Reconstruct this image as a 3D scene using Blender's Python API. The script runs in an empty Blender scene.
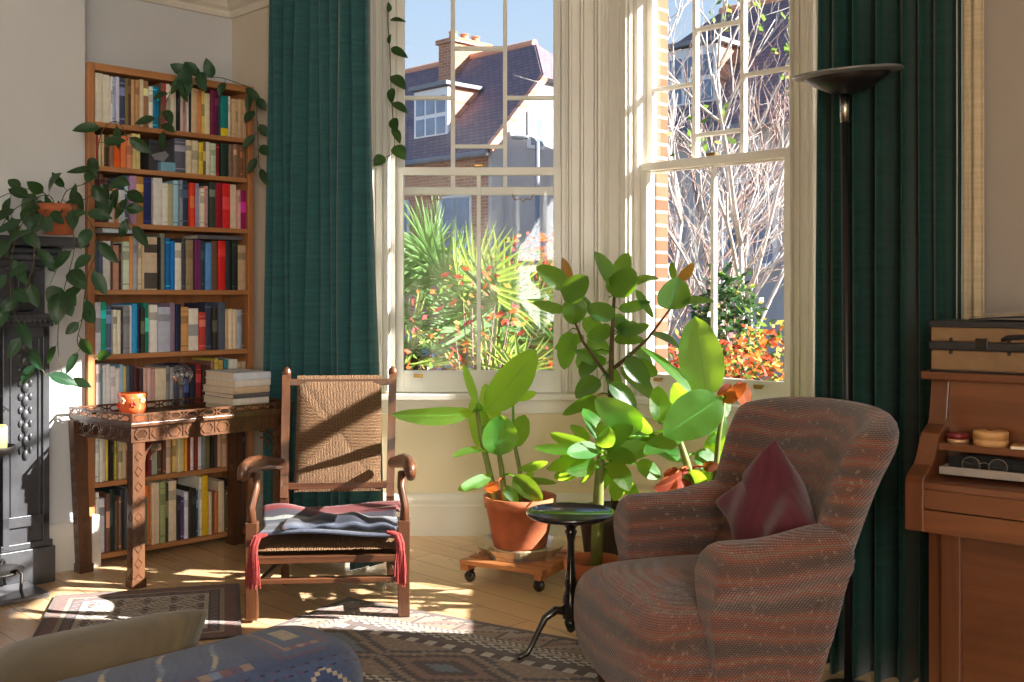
import bpy, bmesh, math, random
from mathutils import Vector, Matrix, Euler
random.seed(7)
SC = bpy.context.scene
COL = SC.collection
PI = math.pi
F, YH, EYE = 1080.0, 293.0, 1.35          # focal length in px, horizon row, eye height
R2 = math.sqrt(2)
ROOM = -PI/4                               # the room is turned 45 degrees to the camera

def P(x, y, Y):                            # a picture point at depth Y as a place in the room
    return Vector(((x-512)/F*Y, Y, EYE-(y-YH)/F*Y))
def uv(p, q, z=0.0):                       # room axes (p along the window wall, q towards it) -> world
    return Vector(((p+q)/R2, (q-p)/R2, z))
def S(r, g, b, k=1.0):
    def f(c):
        c /= 255.0
        return c/12.92 if c <= .04045 else ((c+.055)/1.055)**2.4
    return (min(1, f(r)*k), min(1, f(g)*k), min(1, f(b)*k), 1.0)

# ------------------------------------------------------------------ materials
class NT:
    def __init__(s, name):
        s.m = bpy.data.materials.new(name); s.m.use_nodes = True
        s.t = s.m.node_tree; s.n = s.t.nodes; s.n.clear()
        s.out = s.N('ShaderNodeOutputMaterial')
    def N(s, typ, **kw):
        n = s.n.new(typ)
        for k, v in kw.items():
            if k in n.inputs and not hasattr(n, k): n.inputs[k].default_value = v
            else: setattr(n, k, v)
        return n
    def L(s, a, b): s.t.links.new(a, b)
    def coords(s, scale=(1, 1, 1), rot=(0, 0, 0), loc=(0, 0, 0), kind='Object'):
        c = s.N('ShaderNodeTexCoord'); m = s.N('ShaderNodeMapping')
        m.inputs['Scale'].default_value = scale; m.inputs['Rotation'].default_value = rot; m.inputs['Location'].default_value = loc
        s.L(c.outputs[kind], m.inputs[0]); return m.outputs[0]
    def ramp(s, src, stops, interp='LINEAR'):
        r = s.N('ShaderNodeValToRGB'); r.color_ramp.interpolation = interp
        e = r.color_ramp.elements
        while len(e) < len(stops): e.new(.5)
        for i, (p, c) in enumerate(stops): e[i].position = p; e[i].color = c
        s.L(src, r.inputs[0]); return r.outputs[0]
    def noise(s, co, scale, detail=3, rough=.5, dist=0):
        n = s.N('ShaderNodeTexNoise'); n.inputs['Scale'].default_value = scale; n.inputs['Detail'].default_value = detail
        n.inputs['Roughness'].default_value = rough; n.inputs['Distortion'].default_value = dist
        s.L(co, n.inputs['Vector']); return n.outputs['Fac']
    def mix(s, fac, a, b, mode='MIX'):
        m = s.N('ShaderNodeMix', data_type='RGBA', blend_type=mode)
        for sock, v in ((m.inputs[0], fac), (m.inputs[6], a), (m.inputs[7], b)):
            if hasattr(v, 'links'): s.L(v, sock)
            else: sock.default_value = v
        return m.outputs[2]
    def math(s, op, a, b=0.0):
        m = s.N('ShaderNodeMath', operation=op)
        for sock, v in ((m.inputs[0], a), (m.inputs[1], b)):
            if hasattr(v, 'links'): s.L(v, sock)
            else: sock.default_value = v
        return m.outputs[0]
    def bump(s, h, strength=.3, dist=.01):
        b = s.N('ShaderNodeBump'); b.inputs['Strength'].default_value = strength; b.inputs['Distance'].default_value = dist
        s.L(h, b.inputs['Height']); return b.outputs[0]
    def bsdf(s, col, rough=.5, metal=0., bump=None, spec=.5, sheen=0., coat=0.):
        b = s.N('ShaderNodeBsdfPrincipled')
        if hasattr(col, 'links'): s.L(col, b.inputs['Base Color'])
        else: b.inputs['Base Color'].default_value = col
        if hasattr(rough, 'links'): s.L(rough, b.inputs['Roughness'])
        else: b.inputs['Roughness'].default_value = rough
        b.inputs['Metallic'].default_value = metal
        b.inputs['Specular IOR Level'].default_value = spec
        b.inputs['Sheen Weight'].default_value = sheen
        b.inputs['Coat Weight'].default_value = coat
        if bump is not None: s.L(bump, b.inputs['Normal'])
        return b
    def done(s, b): s.L(b.outputs[0], s.out.inputs[0]); return s.m

_cache = {}
def plain(name, col, rough=.5, metal=0., var=.12, nscale=12, bump=0., spec=.5, sheen=0., coat=0.):
    if name in _cache: return _cache[name]
    t = NT(name); co = t.coords()
    n = t.noise(co, nscale, 4)
    lo = tuple(c*(1-var) for c in col[:3])+(1,); hi = tuple(min(1, c*(1+var)) for c in col[:3])+(1,)
    c = t.ramp(n, [(.3, lo), (.7, hi)])
    bp = t.bump(t.noise(co, nscale*6, 3), bump, .004) if bump else None
    _cache[name] = t.done(t.bsdf(c, rough, metal, bp, spec, sheen, coat)); return _cache[name]

def wood(name, a, b, axis=2, scale=6, rough=.4, coat=0., bump=.08, spec=.5):
    if name in _cache: return _cache[name]
    t = NT(name); sc = [scale*5]*3; sc[axis] = scale*.35
    co = t.coords(tuple(sc))
    n = t.noise(co, 1.0, 6, .6, .6)
    n2 = t.noise(t.coords((2.2, 2.2, 2.2)), 1.0, 2)
    c = t.ramp(n, [(.3, a), (.68, b)])
    c = t.mix(t.math('MULTIPLY', n2, .35), c, tuple(x*.55 for x in a[:3])+(1,))
    _cache[name] = t.done(t.bsdf(c, rough, 0, t.bump(n, bump, .002), spec, 0, coat)); return _cache[name]

def cloth(name, col, col2=None, scale=180, rough=.95, sheen=.3, bump=.25, slub=1.0):
    if name in _cache: return _cache[name]
    t = NT(name)
    big = t.noise(t.coords((4*slub, 4*slub, 60*slub)), 1.0, 4, .6)
    c = t.ramp(big, [(.32, tuple(x*.88 for x in col[:3])+(1,)), (.7, col2 or tuple(min(1, x*1.15) for x in col[:3])+(1,))])
    w = t.N('ShaderNodeTexWave', bands_direction='Z'); w.inputs['Scale'].default_value = scale; w.inputs['Distortion'].default_value = 2.0
    t.L(t.coords(), w.inputs['Vector'])
    _cache[name] = t.done(t.bsdf(c, rough, 0, t.bump(w.outputs['Fac'], bump, .002), .2, sheen)); return _cache[name]

def leafmat(name, top, back, trans=.45, rough=.35, veins=16):
    if name in _cache: return _cache[name]
    t = NT(name); co = t.coords()
    n = t.noise(co, 14, 4)
    rnd = t.N('ShaderNodeObjectInfo').outputs['Random']
    uvn = t.N('ShaderNodeTexCoord').outputs['UV']; sp = t.N('ShaderNodeSeparateXYZ'); t.L(uvn, sp.inputs[0])
    ax = t.math('ABSOLUTE', t.math('SUBTRACT', sp.outputs['X'], .5))
    rib = t.math('LESS_THAN', ax, .022)
    vn = t.math('SINE', t.math('MULTIPLY', t.math('SUBTRACT', sp.outputs['Y'], t.math('MULTIPLY', ax, .55)), veins*6.283))
    vn = t.math('POWER', t.math('ABSOLUTE', vn), 6.0)
    c = t.ramp(n, [(.3, tuple(x*.72 for x in top[:3])+(1,)), (.7, tuple(min(1, x*1.2) for x in top[:3])+(1,))])
    hs = t.N('ShaderNodeHueSaturation'); t.L(c, hs.inputs['Color']); t.L(t.math('ADD', t.math('MULTIPLY', rnd, .05), .475), hs.inputs['Hue']); t.L(t.math('ADD', t.math('MULTIPLY', rnd, .7), .62), hs.inputs['Value'])
    c = t.mix(t.math('MULTIPLY', vn, .22), hs.outputs[0], tuple(x*.45 for x in top[:3])+(1,))
    c = t.mix(t.math('MULTIPLY', rib, .7), c, tuple(min(1, x*2.2+.03) for x in top[:3])+(1,))
    b = t.bsdf(c, rough, 0, t.bump(vn, .25, .002))
    tr = t.N('ShaderNodeBsdfTranslucent')
    tc = t.mix(t.math('MULTIPLY', vn, .30), back, tuple(x*.5 for x in back[:3])+(1,)); tc = t.mix(t.math('MULTIPLY', rib, .55), tc, tuple(x*.5 for x in back[:3])+(1,))
    t.L(tc, tr.inputs['Color'])
    mx = t.N('ShaderNodeMixShader'); mx.inputs[0].default_value = trans
    t.L(b.outputs[0], mx.inputs[1]); t.L(tr.outputs[0], mx.inputs[2])
    t.L(mx.outputs[0], t.out.inputs[0]); _cache[name] = t.m; return t.m

def glassmat(name, tint=(1, 1, 1, 1), gloss=.06, edge=.5):
    if name in _cache: return _cache[name]
    t = NT(name)
    a = t.N('ShaderNodeBsdfTransparent'); a.inputs[0].default_value = tint
    g = t.N('ShaderNodeBsdfGlossy'); g.inputs['Roughness'].default_value = .02
    lw = t.N('ShaderNodeLayerWeight'); lw.inputs[0].default_value = .25
    f = t.math('ADD', t.math('MULTIPLY', lw.outputs['Facing'], edge), gloss)
    mx = t.N('ShaderNodeMixShader'); t.L(f, mx.inputs[0]); t.L(a.outputs[0], mx.inputs[1]); t.L(g.outputs[0], mx.inputs[2])
    t.L(mx.outputs[0], t.out.inputs[0]); _cache[name] = t.m; return t.m

# ------------------------------------------------------------------ mesh builder
class MB:
    def __init__(s): s.bm = bmesh.new(); s.mi = 0
    def face(s, vs):
        try: f = s.bm.faces.new(vs); f.material_index = s.mi; return f
        except ValueError: return None
    def box(s, c, d, rot=None, taper=1.0):
        c = Vector(c); hx, hy, hz = d[0]/2, d[1]/2, d[2]/2
        vs = []
        for z in (-hz, hz):
            k = taper if z < 0 else 1.0
            for x, y in ((-hx, -hy), (hx, -hy), (hx, hy), (-hx, hy)):
                v = Vector((x*k, y*k, z))
                if rot is not None: v = rot @ v
                vs.append(s.bm.verts.new(c+v))
        for f in ((3, 2, 1, 0), (4, 5, 6, 7), (0, 1, 5, 4), (1, 2, 6, 5), (2, 3, 7, 6), (3, 0, 4, 7)):
            s.face([vs[i] for i in f])
        return s
    def bar(s, a, b, w, t, up=(0, 0, 1), taper=1.0):      # a rectangular bar from a to b
        a, b = Vector(a), Vector(b); d = (b-a); L = d.length; d.normalize()
        side = d.cross(Vector(up))
        if side.length < 1e-5: side = d.cross(Vector((1, 0, 0)))
        side.normalize(); n = side.cross(d)
        v = []
        for p, k in ((a, taper), (b, 1.0)):
            for i, j in ((-1, -1), (1, -1), (1, 1), (-1, 1)): v.append(s.bm.verts.new(p+side*(i*w/2*k)+n*(j*t/2*k)))
        for f in ((3, 2, 1, 0), (4, 5, 6, 7), (0, 1, 5, 4), (1, 2, 6, 5), (2, 3, 7, 6), (3, 0, 4, 7)): s.face([v[i] for i in f])
        return s
    def tube(s, pts, r, n=8, flat=1.0):
        pts = [Vector(p) for p in pts]
        rs = r if isinstance(r, (list, tuple)) else [r]*len(pts)
        rings = []; ref = None
        for i, p in enumerate(pts):
            d = (pts[min(i+1, len(pts)-1)]-pts[max(i-1, 0)]).normalized()
            if ref is None: ref = Vector((0, 0, 1)) if abs(d.z) < .9 else Vector((1, 0, 0))
            x = (ref-d*ref.dot(d))
            if x.length < 1e-4: x = d.orthogonal()
            x.normalize(); y = d.cross(x); ref = x
            rings.append([s.bm.verts.new(p+x*(math.cos(2*PI*k/n)*rs[i]*flat)+y*(math.sin(2*PI*k/n)*rs[i])) for k in range(n)])
        s.loft(rings, True, True); return s
    def loft(s, rings, closed=True, caps=True):
        n = len(rings[0])
        for a, b in zip(rings, rings[1:]):
            for k in range(n if closed else n-1): s.face([a[k], a[(k+1) % n], b[(k+1) % n], b[k]])
        if caps and closed: s.face(list(reversed(rings[0]))); s.face(rings[-1])
    def rings(s, ptrings, closed=True, caps=True):
        s.loft([[s.bm.verts.new(Vector(p)) for p in r] for r in ptrings], closed, caps); return s
    def lathe(s, prof, c=(0, 0, 0), n=32, M=None):
        rr = []
        for r, z in prof:
            ring = []
            for k in range(n):
                v = Vector((max(r, 1e-4)*math.cos(2*PI*k/n), max(r, 1e-4)*math.sin(2*PI*k/n), z))
                if M is not None: v = M @ v
                ring.append(s.bm.verts.new(Vector(c)+v))
            rr.append(ring)
        s.loft(rr, True, True); return s
    def prism(s, poly, ext):                                # planar outline (3D points) pushed along ext
        ext = Vector(ext)
        a = [s.bm.verts.new(Vector(p)) for p in poly]; b = [s.bm.verts.new(Vector(p)+ext) for p in poly]
        n = len(poly); s.face(list(reversed(a))); s.face(b)
        for k in range(n): s.face([a[k], a[(k+1) % n], b[(k+1) % n], b[k]])
        return s
    def grid(s, fn, nu, nv, mat=None, wrapu=False):
        g = [[s.bm.verts.new(Vector(fn(i/nu, j/nv))) for j in range(nv+1)] for i in range(nu if wrapu else nu+1)]
        for i in range(nu):
            for j in range(nv):
                f = s.face([g[i][j], g[(i+1) % len(g)][j], g[(i+1) % len(g)][j+1], g[i][j+1]])
                if f and mat: f.material_index = mat(i, j)
        return s
    def sup(s, c, h, e=.4, nu=32, nv=20, M=None):           # a superellipsoid: upholstery pads
        def sg(v, p): return math.copysign(abs(v)**p, v)
        rr = []
        for j in range(nv+1):
            th = -PI/2+PI*j/nv; ring = []
            for i in range(nu):
                ph = 2*PI*i/nu
                v = Vector((h[0]*sg(math.cos(th), e)*sg(math.cos(ph), e), h[1]*sg(math.cos(th), e)*sg(math.sin(ph), e), h[2]*sg(math.sin(th), e)))
                if M is not None: v = M @ v
                ring.append(s.bm.verts.new(Vector(c)+v))
            rr.append(ring)
        s.loft(rr, True, True); return s
    def leaf(s, a, b, w, nrm=(0, -1, .3), arc=.12, cup=.18, n=7, shape=1.0, wav=0.0, full=False):
        """a blade from a to b, w wide; arc bows it along its length, cup folds it about the midrib."""
        a, b = Vector(a), Vector(b); d = b-a; L = d.length; d = d.normalized()
        nn = Vector(nrm); nn = nn-d*nn.dot(d)
        if nn.length < 1e-4: nn = d.orthogonal()
        nn.normalize(); sd = d.cross(nn)
        rows = []
        for i in range(n+1):
            t = i/n
            wd = max(.0012, (math.sin(PI*min(1, max(0, t))**(.85*shape))**(.55 if full else .75))*w/2) if 0 < t < 1 else 0.0012
            mid = a+d*(L*t)+nn*(arc*L*4*t*(1-t))
            row = []
            for k in (-1, -.5, 0, .5, 1):
                wv = wav*w*math.sin(t*17+k*3)*abs(k)
                row.append(s.bm.verts.new(mid+sd*(wd*k)+nn*(cup*wd*abs(k)+wv)))
            rows.append(row)
        lay = s.bm.loops.layers.uv.verify()
        for i in range(n):
            for k in range(4):
                f = s.face([rows[i][k], rows[i][k+1], rows[i+1][k+1], rows[i+1][k]])
                if f:
                    for l, (q, r_) in zip(f.loops, ((k, i), (k+1, i), (k+1, i+1), (k, i+1))): l[lay].uv = (q/4, r_/n)
        return s
    def build(s, name, mats, parent=None, smooth=False, bevel=0., sub=0, solid=0., loc=None, rotz=0., weld=False):
        if weld: bmesh.ops.remove_doubles(s.bm, verts=s.bm.verts, dist=1e-5)
        bmesh.ops.recalc_face_normals(s.bm, faces=s.bm.faces)
        me = bpy.data.meshes.new(name); s.bm.to_mesh(me); s.bm.free()
        for m in (mats if isinstance(mats, (list, tuple)) else [mats]): me.materials.append(m)
        if smooth: me.polygons.foreach_set('use_smooth', [True]*len(me.polygons))
        o = bpy.data.objects.new(name, me); COL.objects.link(o)
        if loc is not None: o.location = loc
        o.rotation_euler.z = rotz
        if parent is not None: o.parent = parent
        if solid: md = o.modifiers.new('thick', 'SOLIDIFY'); md.thickness = solid; md.offset = 0
        if bevel:
            md = o.modifiers.new('bevel', 'BEVEL'); md.width = bevel; md.segments = 2; md.limit_method = 'ANGLE'
        if sub: md = o.modifiers.new('sub', 'SUBSURF'); md.levels = sub; md.render_levels = sub
        return o

def tag(o, label, cat, group=None, kind=None):
    if label: o['label'] = label
    if cat: o['category'] = cat
    if group: o['group'] = group
    if kind: o['kind'] = kind
    return o
def thing(name, label, cat, loc=(0, 0, 0), rotz=0., group=None, kind=None):
    o = bpy.data.objects.new(name, None); COL.objects.link(o)
    o.empty_display_size = .1; o.location = loc; o.rotation_euler.z = rotz
    return tag(o, label, cat, group, kind)
def struct(o):
    o['kind'] = 'structure'; return o
ORD = ('first second third fourth fifth sixth seventh eighth ninth tenth eleventh twelfth thirteenth fourteenth fifteenth sixteenth seventeenth '
       'eighteenth nineteenth twentieth twenty-first twenty-second twenty-third twenty-fourth twenty-fifth twenty-sixth twenty-seventh twenty-eighth '
       'twenty-ninth thirtieth thirty-first thirty-second thirty-third thirty-fourth thirty-fifth thirty-sixth').split()
# ------------------------------------------------------------------ the room shell (local x = p, local y = q)
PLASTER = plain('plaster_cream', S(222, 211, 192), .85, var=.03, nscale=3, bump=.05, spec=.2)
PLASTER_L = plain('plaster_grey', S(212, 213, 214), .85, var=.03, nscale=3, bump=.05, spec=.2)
PLASTER_LIT = plain('plaster_bay_lit', S(246, 232, 202), .8, var=.02, nscale=3, bump=.05, spec=.2)  # wall paint lightened in the bay: floor-bounced light put into the colour
PLASTER_SHADED = plain('plaster_side_shaded', S(172, 160, 148), .85, var=.03, nscale=3, bump=.05, spec=.2)  # same wall paint darkened: the right side's shade put into the colour
PAINT = plain('gloss_paint_white', S(240, 236, 226), .35, var=.03, nscale=5)
CEIL = plain('ceiling_paint', S(228, 220, 206), .9, var=.02, nscale=2, spec=.2)
def brick(name, a, b, mortar, sc=1.0, rot=(PI/2, 0, 0)):
    t = NT(name); co = t.coords(rot=rot)
    br = t.N('ShaderNodeTexBrick'); br.inputs['Scale'].default_value = sc
    br.inputs['Brick Width'].default_value = .225; br.inputs['Row Height'].default_value = .075; br.inputs['Mortar Size'].default_value = .009
    br.inputs['Color1'].default_value = a; br.inputs['Color2'].default_value = b; br.inputs['Mortar'].default_value = mortar
    t.L(co, br.inputs['Vector'])
    c = t.mix(t.math('MULTIPLY', t.noise(t.coords(), 9, 4), .4), br.outputs['Color'], tuple(x*.6 for x in a[:3])+(1,))
    return t.done(t.bsdf(c, .9, 0, t.bump(br.outputs['Fac'], -.4, .01), .2))
BRICK = brick('red_brick', S(150, 88, 68), S(172, 112, 88), S(186, 172, 156))

def floor_mat():
    t = NT('pine_boards'); co = t.coords()
    br = t.N('ShaderNodeTexBrick', offset=.37); br.inputs['Scale'].default_value = 1.0
    br.inputs['Brick Width'].default_value = 3.1; br.inputs['Row Height'].default_value = .16; br.inputs['Mortar Size'].default_value = .0022; br.inputs['Mortar Smooth'].default_value = .2
    br.inputs['Color1'].default_value = S(226, 194, 152); br.inputs['Color2'].default_value = S(212, 174, 130); br.inputs['Mortar'].default_value = S(66, 38, 20)
    br.inputs['Bias'].default_value = -.1
    t.L(co, br.inputs['Vector'])
    gr = t.noise(t.coords((.9, 26, 1)), 1.6, 6, .62, 1.2)
    kn = t.noise(t.coords((1.6, 5, 1)), 1.5, 3, .5, .8)
    c = t.mix(t.math('MULTIPLY', gr, .42), br.outputs['Color'], S(188, 144, 100))
    c = t.mix(t.ramp(kn, [(.62, (0, 0, 0, 1)), (.8, (.45, .45, .45, 1))]), c, S(112, 62, 28))
    return t.done(t.bsdf(c, t.ramp(gr, [(.2, (.22,)*3+(1,)), (.8, (.4,)*3+(1,))]), 0, t.bump(br.outputs['Fac'], -.25, .004), .45))
PINE = floor_mat()

PB, PA, PR = -5.261, -5.553, 1.75          # chimney breast face, alcove face, far side wall
QL, QR, QB, QC = 3.267, 3.800, -1.9, 2.28  # window wall left / right of the bay, back wall, chimney breast corner
KP, KQ = -3.896, 4.617                     # bay corner between windows one and two
ZC = 3.30
def wallobj(name, boxes, mat, rot=ROOM):
    m = MB()
    for a, b in boxes:
        m.box([(a[i]+b[i])/2 for i in range(3)], [b[i]-a[i] for i in range(3)])
    return struct(m.build(name, mat, rotz=rot))
# floor and ceiling follow the bay's outline
BAY = [(PA-.3, QB-.3), (PR+.3, QB-.3), (PR+.3, QR), (-1.677, 3.698), (-2.596, KQ), (KP, KQ), (-4.815, 3.698), (-4.815, QL), (PA-.3, QL)]
def slab(name, z0, z1, mat):
    m = MB(); m.prism([(x, y, z0) for x, y in BAY], (0, 0, z1-z0)); return struct(m.build(name, mat, rotz=ROOM))
slab('floor', -.12, 0, PINE); slab('ceiling', ZC, ZC+.1, CEIL)
wallobj('wall_left', [((PA-.2, QC, 0), (PA, QL+.2, ZC)), ((PA-.2, QB-.2, 0), (PB, QC, ZC))], PLASTER_L)
wallobj('wall_front_left', [((PA, QL, 0), (-4.815, QL+.2, ZC)), ((-4.915, QL+.2, 0), (-4.815, 3.70, ZC))], PLASTER)
wallobj('wall_front_right', [((-1.672, QR, 0), (PR, QR+.2, ZC))], PLASTER_SHADED)
# unseen wide window added to the far side wall to admit fill light
BW0, BW1, BZ0, BZ1 = -1.8, -.2, .75, 2.75
wallobj('wall_right', [((PR, QB-.2, 0), (PR+.2, BW0, ZC)), ((PR, BW1, 0), (PR+.2, QR+.2, ZC)), ((PR, BW0, 0), (PR+.2, BW1, BZ0)), ((PR, BW0, BZ1), (PR+.2, BW1, ZC))], PLASTER)
wallobj('wall_back', [((PA, QB-.2, 0), (PR, QB, ZC))], PLASTER)
bw = struct(thing('window_4', None, None, rotz=ROOM))
m = MB()
for i in range(4): x = BW0+.03+i*(BW1-BW0-.06)/3; m.box((PR+.1, x, (BZ0+BZ1)/2), (.07, .06, BZ1-BZ0))
for z in (BZ0+.03, 1.75, BZ1-.03): m.box((PR+.1, (BW0+BW1)/2, z), (.06, BW1-BW0, .06))
m.build('frame', PAINT, bw)
GLASS = glassmat('window_glass', (.985, .99, .99, 1), .02, .25)
m = MB(); m.box((PR+.1, (BW0+BW1)/2, (BZ0+BZ1)/2), (.004, BW1-BW0-.04, BZ1-BZ0-.04)); m.build('pane', GLASS, bw)

# mouldings: a cornice round the alcove corner and skirting boards
def run(m, pts, prof, z):                  # sweep a profile (offset into the room, height) along wall points, mitred
    pts = [Vector((a, b, 0)) for a, b in pts]; rr = []
    for i, p in enumerate(pts):
        d1 = (p-pts[i-1]).normalized() if i else (pts[1]-p).normalized()
        d2 = (pts[i+1]-p).normalized() if i < len(pts)-1 else d1
        n1 = Vector((d1.y, -d1.x, 0)); n2 = Vector((d2.y, -d2.x, 0)); b = n1+n2; b = b/max(.3, b.dot(n1))
        rr.append([p+b*o+Vector((0, 0, z+h)) for o, h in prof])
    m.rings(rr); return m
m = MB(); run(m, [(PB, QB), (PB, QC), (PA, QC), (PA, QL), (-4.83, QL)], [(.002, 0), (.02, .0), (.03, .02), (.03, .035), (.06, .05), (.085, .085), (.085, .11), (.002, .11)], 2.93)
struct(m.build('trim_1', CEIL, rotz=ROOM))
SK = [(.001, 0), (.022, 0), (.022, .165), (.018, .175), (.018, .20), (.012, .225), (.006, .235), (.001, .235)]
m = MB(); run(m, [(PB, QB), (PB, QC), (PA, QC), (PA, QL), (-4.815, QL), (-4.815, 3.698), (KP, KQ), (-2.596, KQ), (-1.677, 3.698), (PR, QR)], SK, 0)
struct(m.build('baseboard_front', PAINT, rotz=ROOM))

# the three sashes of the bay: local x along the panel, local y outwards
L_, ZS, ZT = 1.30, .80, 3.14
BRASS = plain('brass', S(190, 150, 80), .3, 1.0)
def bay(n, org, rz, g0, g1, drop, side):
    # inner lining and brick skin
    ops = (g0-.05, g1+.05)
    wallobj_l = MB()
    for (a, b) in (((0, 0, 0), (L_, .16, ZS-.05)), ((0, 0, ZT), (L_, .16, ZC)), ((0, 0, ZS-.05), (ops[0], .16, ZT)), ((ops[1], 0, ZS-.05), (L_, .16, ZT))):
        wallobj_l.box([(a[i]+b[i])/2 for i in range(3)], [b[i]-a[i] for i in range(3)])
    struct(wallobj_l.build('wall_bay_'+side, PLASTER_LIT, loc=org, rotz=rz))
    e0, e1 = (0 if side == 'left' else -.1), (L_ if side == 'right' else L_+.1)
    mb = MB()
    for (a, b) in (((e0, .165, -.9), (e1, .27, ZS-.05)), ((e0, .165, ZT-.02), (e1, .27, 3.9)), ((e0, .165, ZS-.05), (g0-.015, .27, ZT-.02)), ((g1+.015, .165, ZS-.05), (e1, .27, ZT-.02))):
        mb.box([(a[i]+b[i])/2 for i in range(3)], [b[i]-a[i] for i in range(3)])
    struct(mb.build('wall_brick_'+side, BRICK, loc=org, rotz=rz))
    w = struct(thing('window_%d' % n, None, None, loc=org, rotz=rz))
    # moulded architrave: stepped upright bands each side, out to the panel's ends
    m = MB()
    def band(x0, x1, y): m.box(((x0+x1)/2, -y/2+.0, (ZS+.0+ZC)/2), (x1-x0, y, ZC-ZS))
    for lo, hi, sgn in ((.004, g0-.045, 1), (g1+.045, L_-.004, -1)):
        wd = hi-lo
        for f0, f1, y in ((0, .16, .05), (.17, .24, .035), (.25, .53, .026), (.54, .62, .036), (.63, .86, .022), (.87, .93, .05), (.94, 1, .03)):
            if sgn > 0: band(lo+wd*f0, lo+wd*f1, y)
            else: band(hi-wd*f1, hi-wd*f0, y)
    m.build('architrave', PAINT, w, bevel=.004)
    m = MB(); m.box(((g0+g1)/2, .01, ZS-.028), (g1-g0+.30, .12, .036)); m.box(((g0+g1)/2, -.004, ZS-.085), (g1-g0+.24, .03, .075)); m.build('sill', PAINT, w, bevel=.006)
    m = MB()                               # box frame: pulley stiles, parting beads and head
    for x in (g0-.035, g1+.035):
        m.box((x, .08, (ZS-.01+ZT)/2), (.028, .15, ZT-ZS+.01))
    m.box(((g0+g1)/2, .08, ZT-.012), (g1-g0+.09, .15, .022)); m.build('box_frame', PAINT, w, bevel=.002)
    MR = 2.055
    lo_z0, lo_z1 = ZS-.008, MR
    m = MB(); sw = .042                    # lower sash (inner)
    m.box((g0-sw/2+.022, .05, (lo_z0+lo_z1)/2), (sw, .04, lo_z1-lo_z0)); m.box((g1+sw/2-.022, .05, (lo_z0+lo_z1)/2), (sw, .04, lo_z1-lo_z0))
    m.box(((g0+g1)/2, .05, lo_z0+.062), (g1-g0, .036, .123)); m.box(((g0+g1)/2, .05, lo_z1-.022), (g1-g0+.04, .045, .044))
    m.box(((g0+g1)/2, .05, (lo_z0+lo_z1)/2), (.022, .030, lo_z1-lo_z0-.02)); m.build('lower_sash', PAINT, w, bevel=.003)
    m = MB(); m.box(((g0+g1)/2, .056, (lo_z0+lo_z1)/2+.04), (g1-g0, .004, lo_z1-lo_z0-.13)); m.build('lower_pane', GLASS, w)
    z0, z1 = MR-.05-drop, ZT-.02           # upper sash (outer)
    m = MB()
    m.box((g0-sw/2+.022, .10, (z0+z1)/2), (sw, .04, z1-z0)); m.box((g1+sw/2-.022, .10, (z0+z1)/2), (sw, .04, z1-z0))
    m.box(((g0+g1)/2, .10, z0+.022), (g1-g0+.04, .042, .044)); m.box(((g0+g1)/2, .10, z1-.025), (g1-g0, .04, .05))
    W = g1-g0
    for k in (1, 2): m.box((g0+W*k/3, .10, (z0+z1)/2), (.024, .034, z1-z0))
    for k, zs in ((0, (2.455,)), (1, (2.18, 2.735)), (2, (2.455,))):
        for z in zs: m.box((g0+W*(k+.5)/3, .10, z), (W/3, .032, .022))
    m.build('upper_sash', PAINT, w, bevel=.003)
    m = MB(); m.box(((g0+g1)/2, .106, (z0+z1)/2), (g1-g0, .004, z1-z0-.04)); m.build('upper_pane', GLASS, w)
    for fx in (.12, .82):
        m = MB(); x = g0+W*fx; m.box((x, .022, lo_z0+.10), (.05, .016, .008)); m.box((x, .014, lo_z0+.094), (.05, .004, .018)); m.build('sash_lift', BRASS, w)
    if drop > .05:
        for fx in (.2, .78):
            m = MB(); x = g0+W*fx; m.tube([(x-.06, .08, z0+.002), (x-.045, .075, z0-.03), (x-.015, .075, z0-.022), (x, .075, z0-.04), (x+.02, .075, z0-.022), (x+.045, .075, z0-.03), (x+.06, .08, z0+.002)], .004, 6)
            m.build('pull_hook', BRASS, w)
    m = MB(); m.box(((g0+g1)/2, .03, lo_z1+.008), (.05, .03, .014)); m.build('sash_catch', BRASS, w, bevel=.003)
    return w
bay(1, (-.79, 6.02, 0), 0, .16, 1.046, .10, 'left')
bay(2, (.51, 6.02, 0), ROOM, .257, 1.14, .0, 'centre')
bay(3, (.51+L_/R2, 6.02-L_/R2, 0), -PI/2, .2, 1.10, .0, 'right')
# ------------------------------------------------------------------ bookcase (local x out into the room, local y along the wall)
OAK = wood('pine_shelf_wood', S(178, 118, 70), S(212, 150, 98), 1, 4, .45)
OAKV = wood('pine_side_wood', S(170, 108, 62), S(204, 140, 90), 2, 4, .45)
BP = -5.233
def along(x):                              # picture column -> distance along the bookcase front
    Y = 7.40/(1-(x-512)/F); X = (x-512)/F*Y
    return (X+Y)/R2
Q0, Q1 = along(88), along(254)
BCH = 2.49
bc = thing('bookcase', 'tall open pine bookcase packed with books beside the green curtain', 'bookcase', uv(BP, Q0), ROOM)
BW, BD = Q1-Q0, .29
m = MB(); m.box((-BD/2, .0175, BCH/2), (BD, .035, BCH)); m.build('side_panel', OAKV, bc, bevel=.003)
m = MB(); m.box((-BD/2, BW-.0175, BCH/2), (BD, .035, BCH)); m.build('side_panel', OAKV, bc, bevel=.003)
m = MB(); m.box((-BD/2, BW/2, BCH-.018), (BD-.002, BW-.072, .036)); m.build('top_panel', OAK, bc, bevel=.003)
m = MB(); m.box((-BD+.006, BW/2, BCH/2+.03), (.008, BW-.072, BCH-.12)); m.build('back_panel', OAKV, bc)
SHELF = [2.200, 1.982, 1.702, 1.366, 1.043, .715, .409, .052]      # top faces
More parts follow.
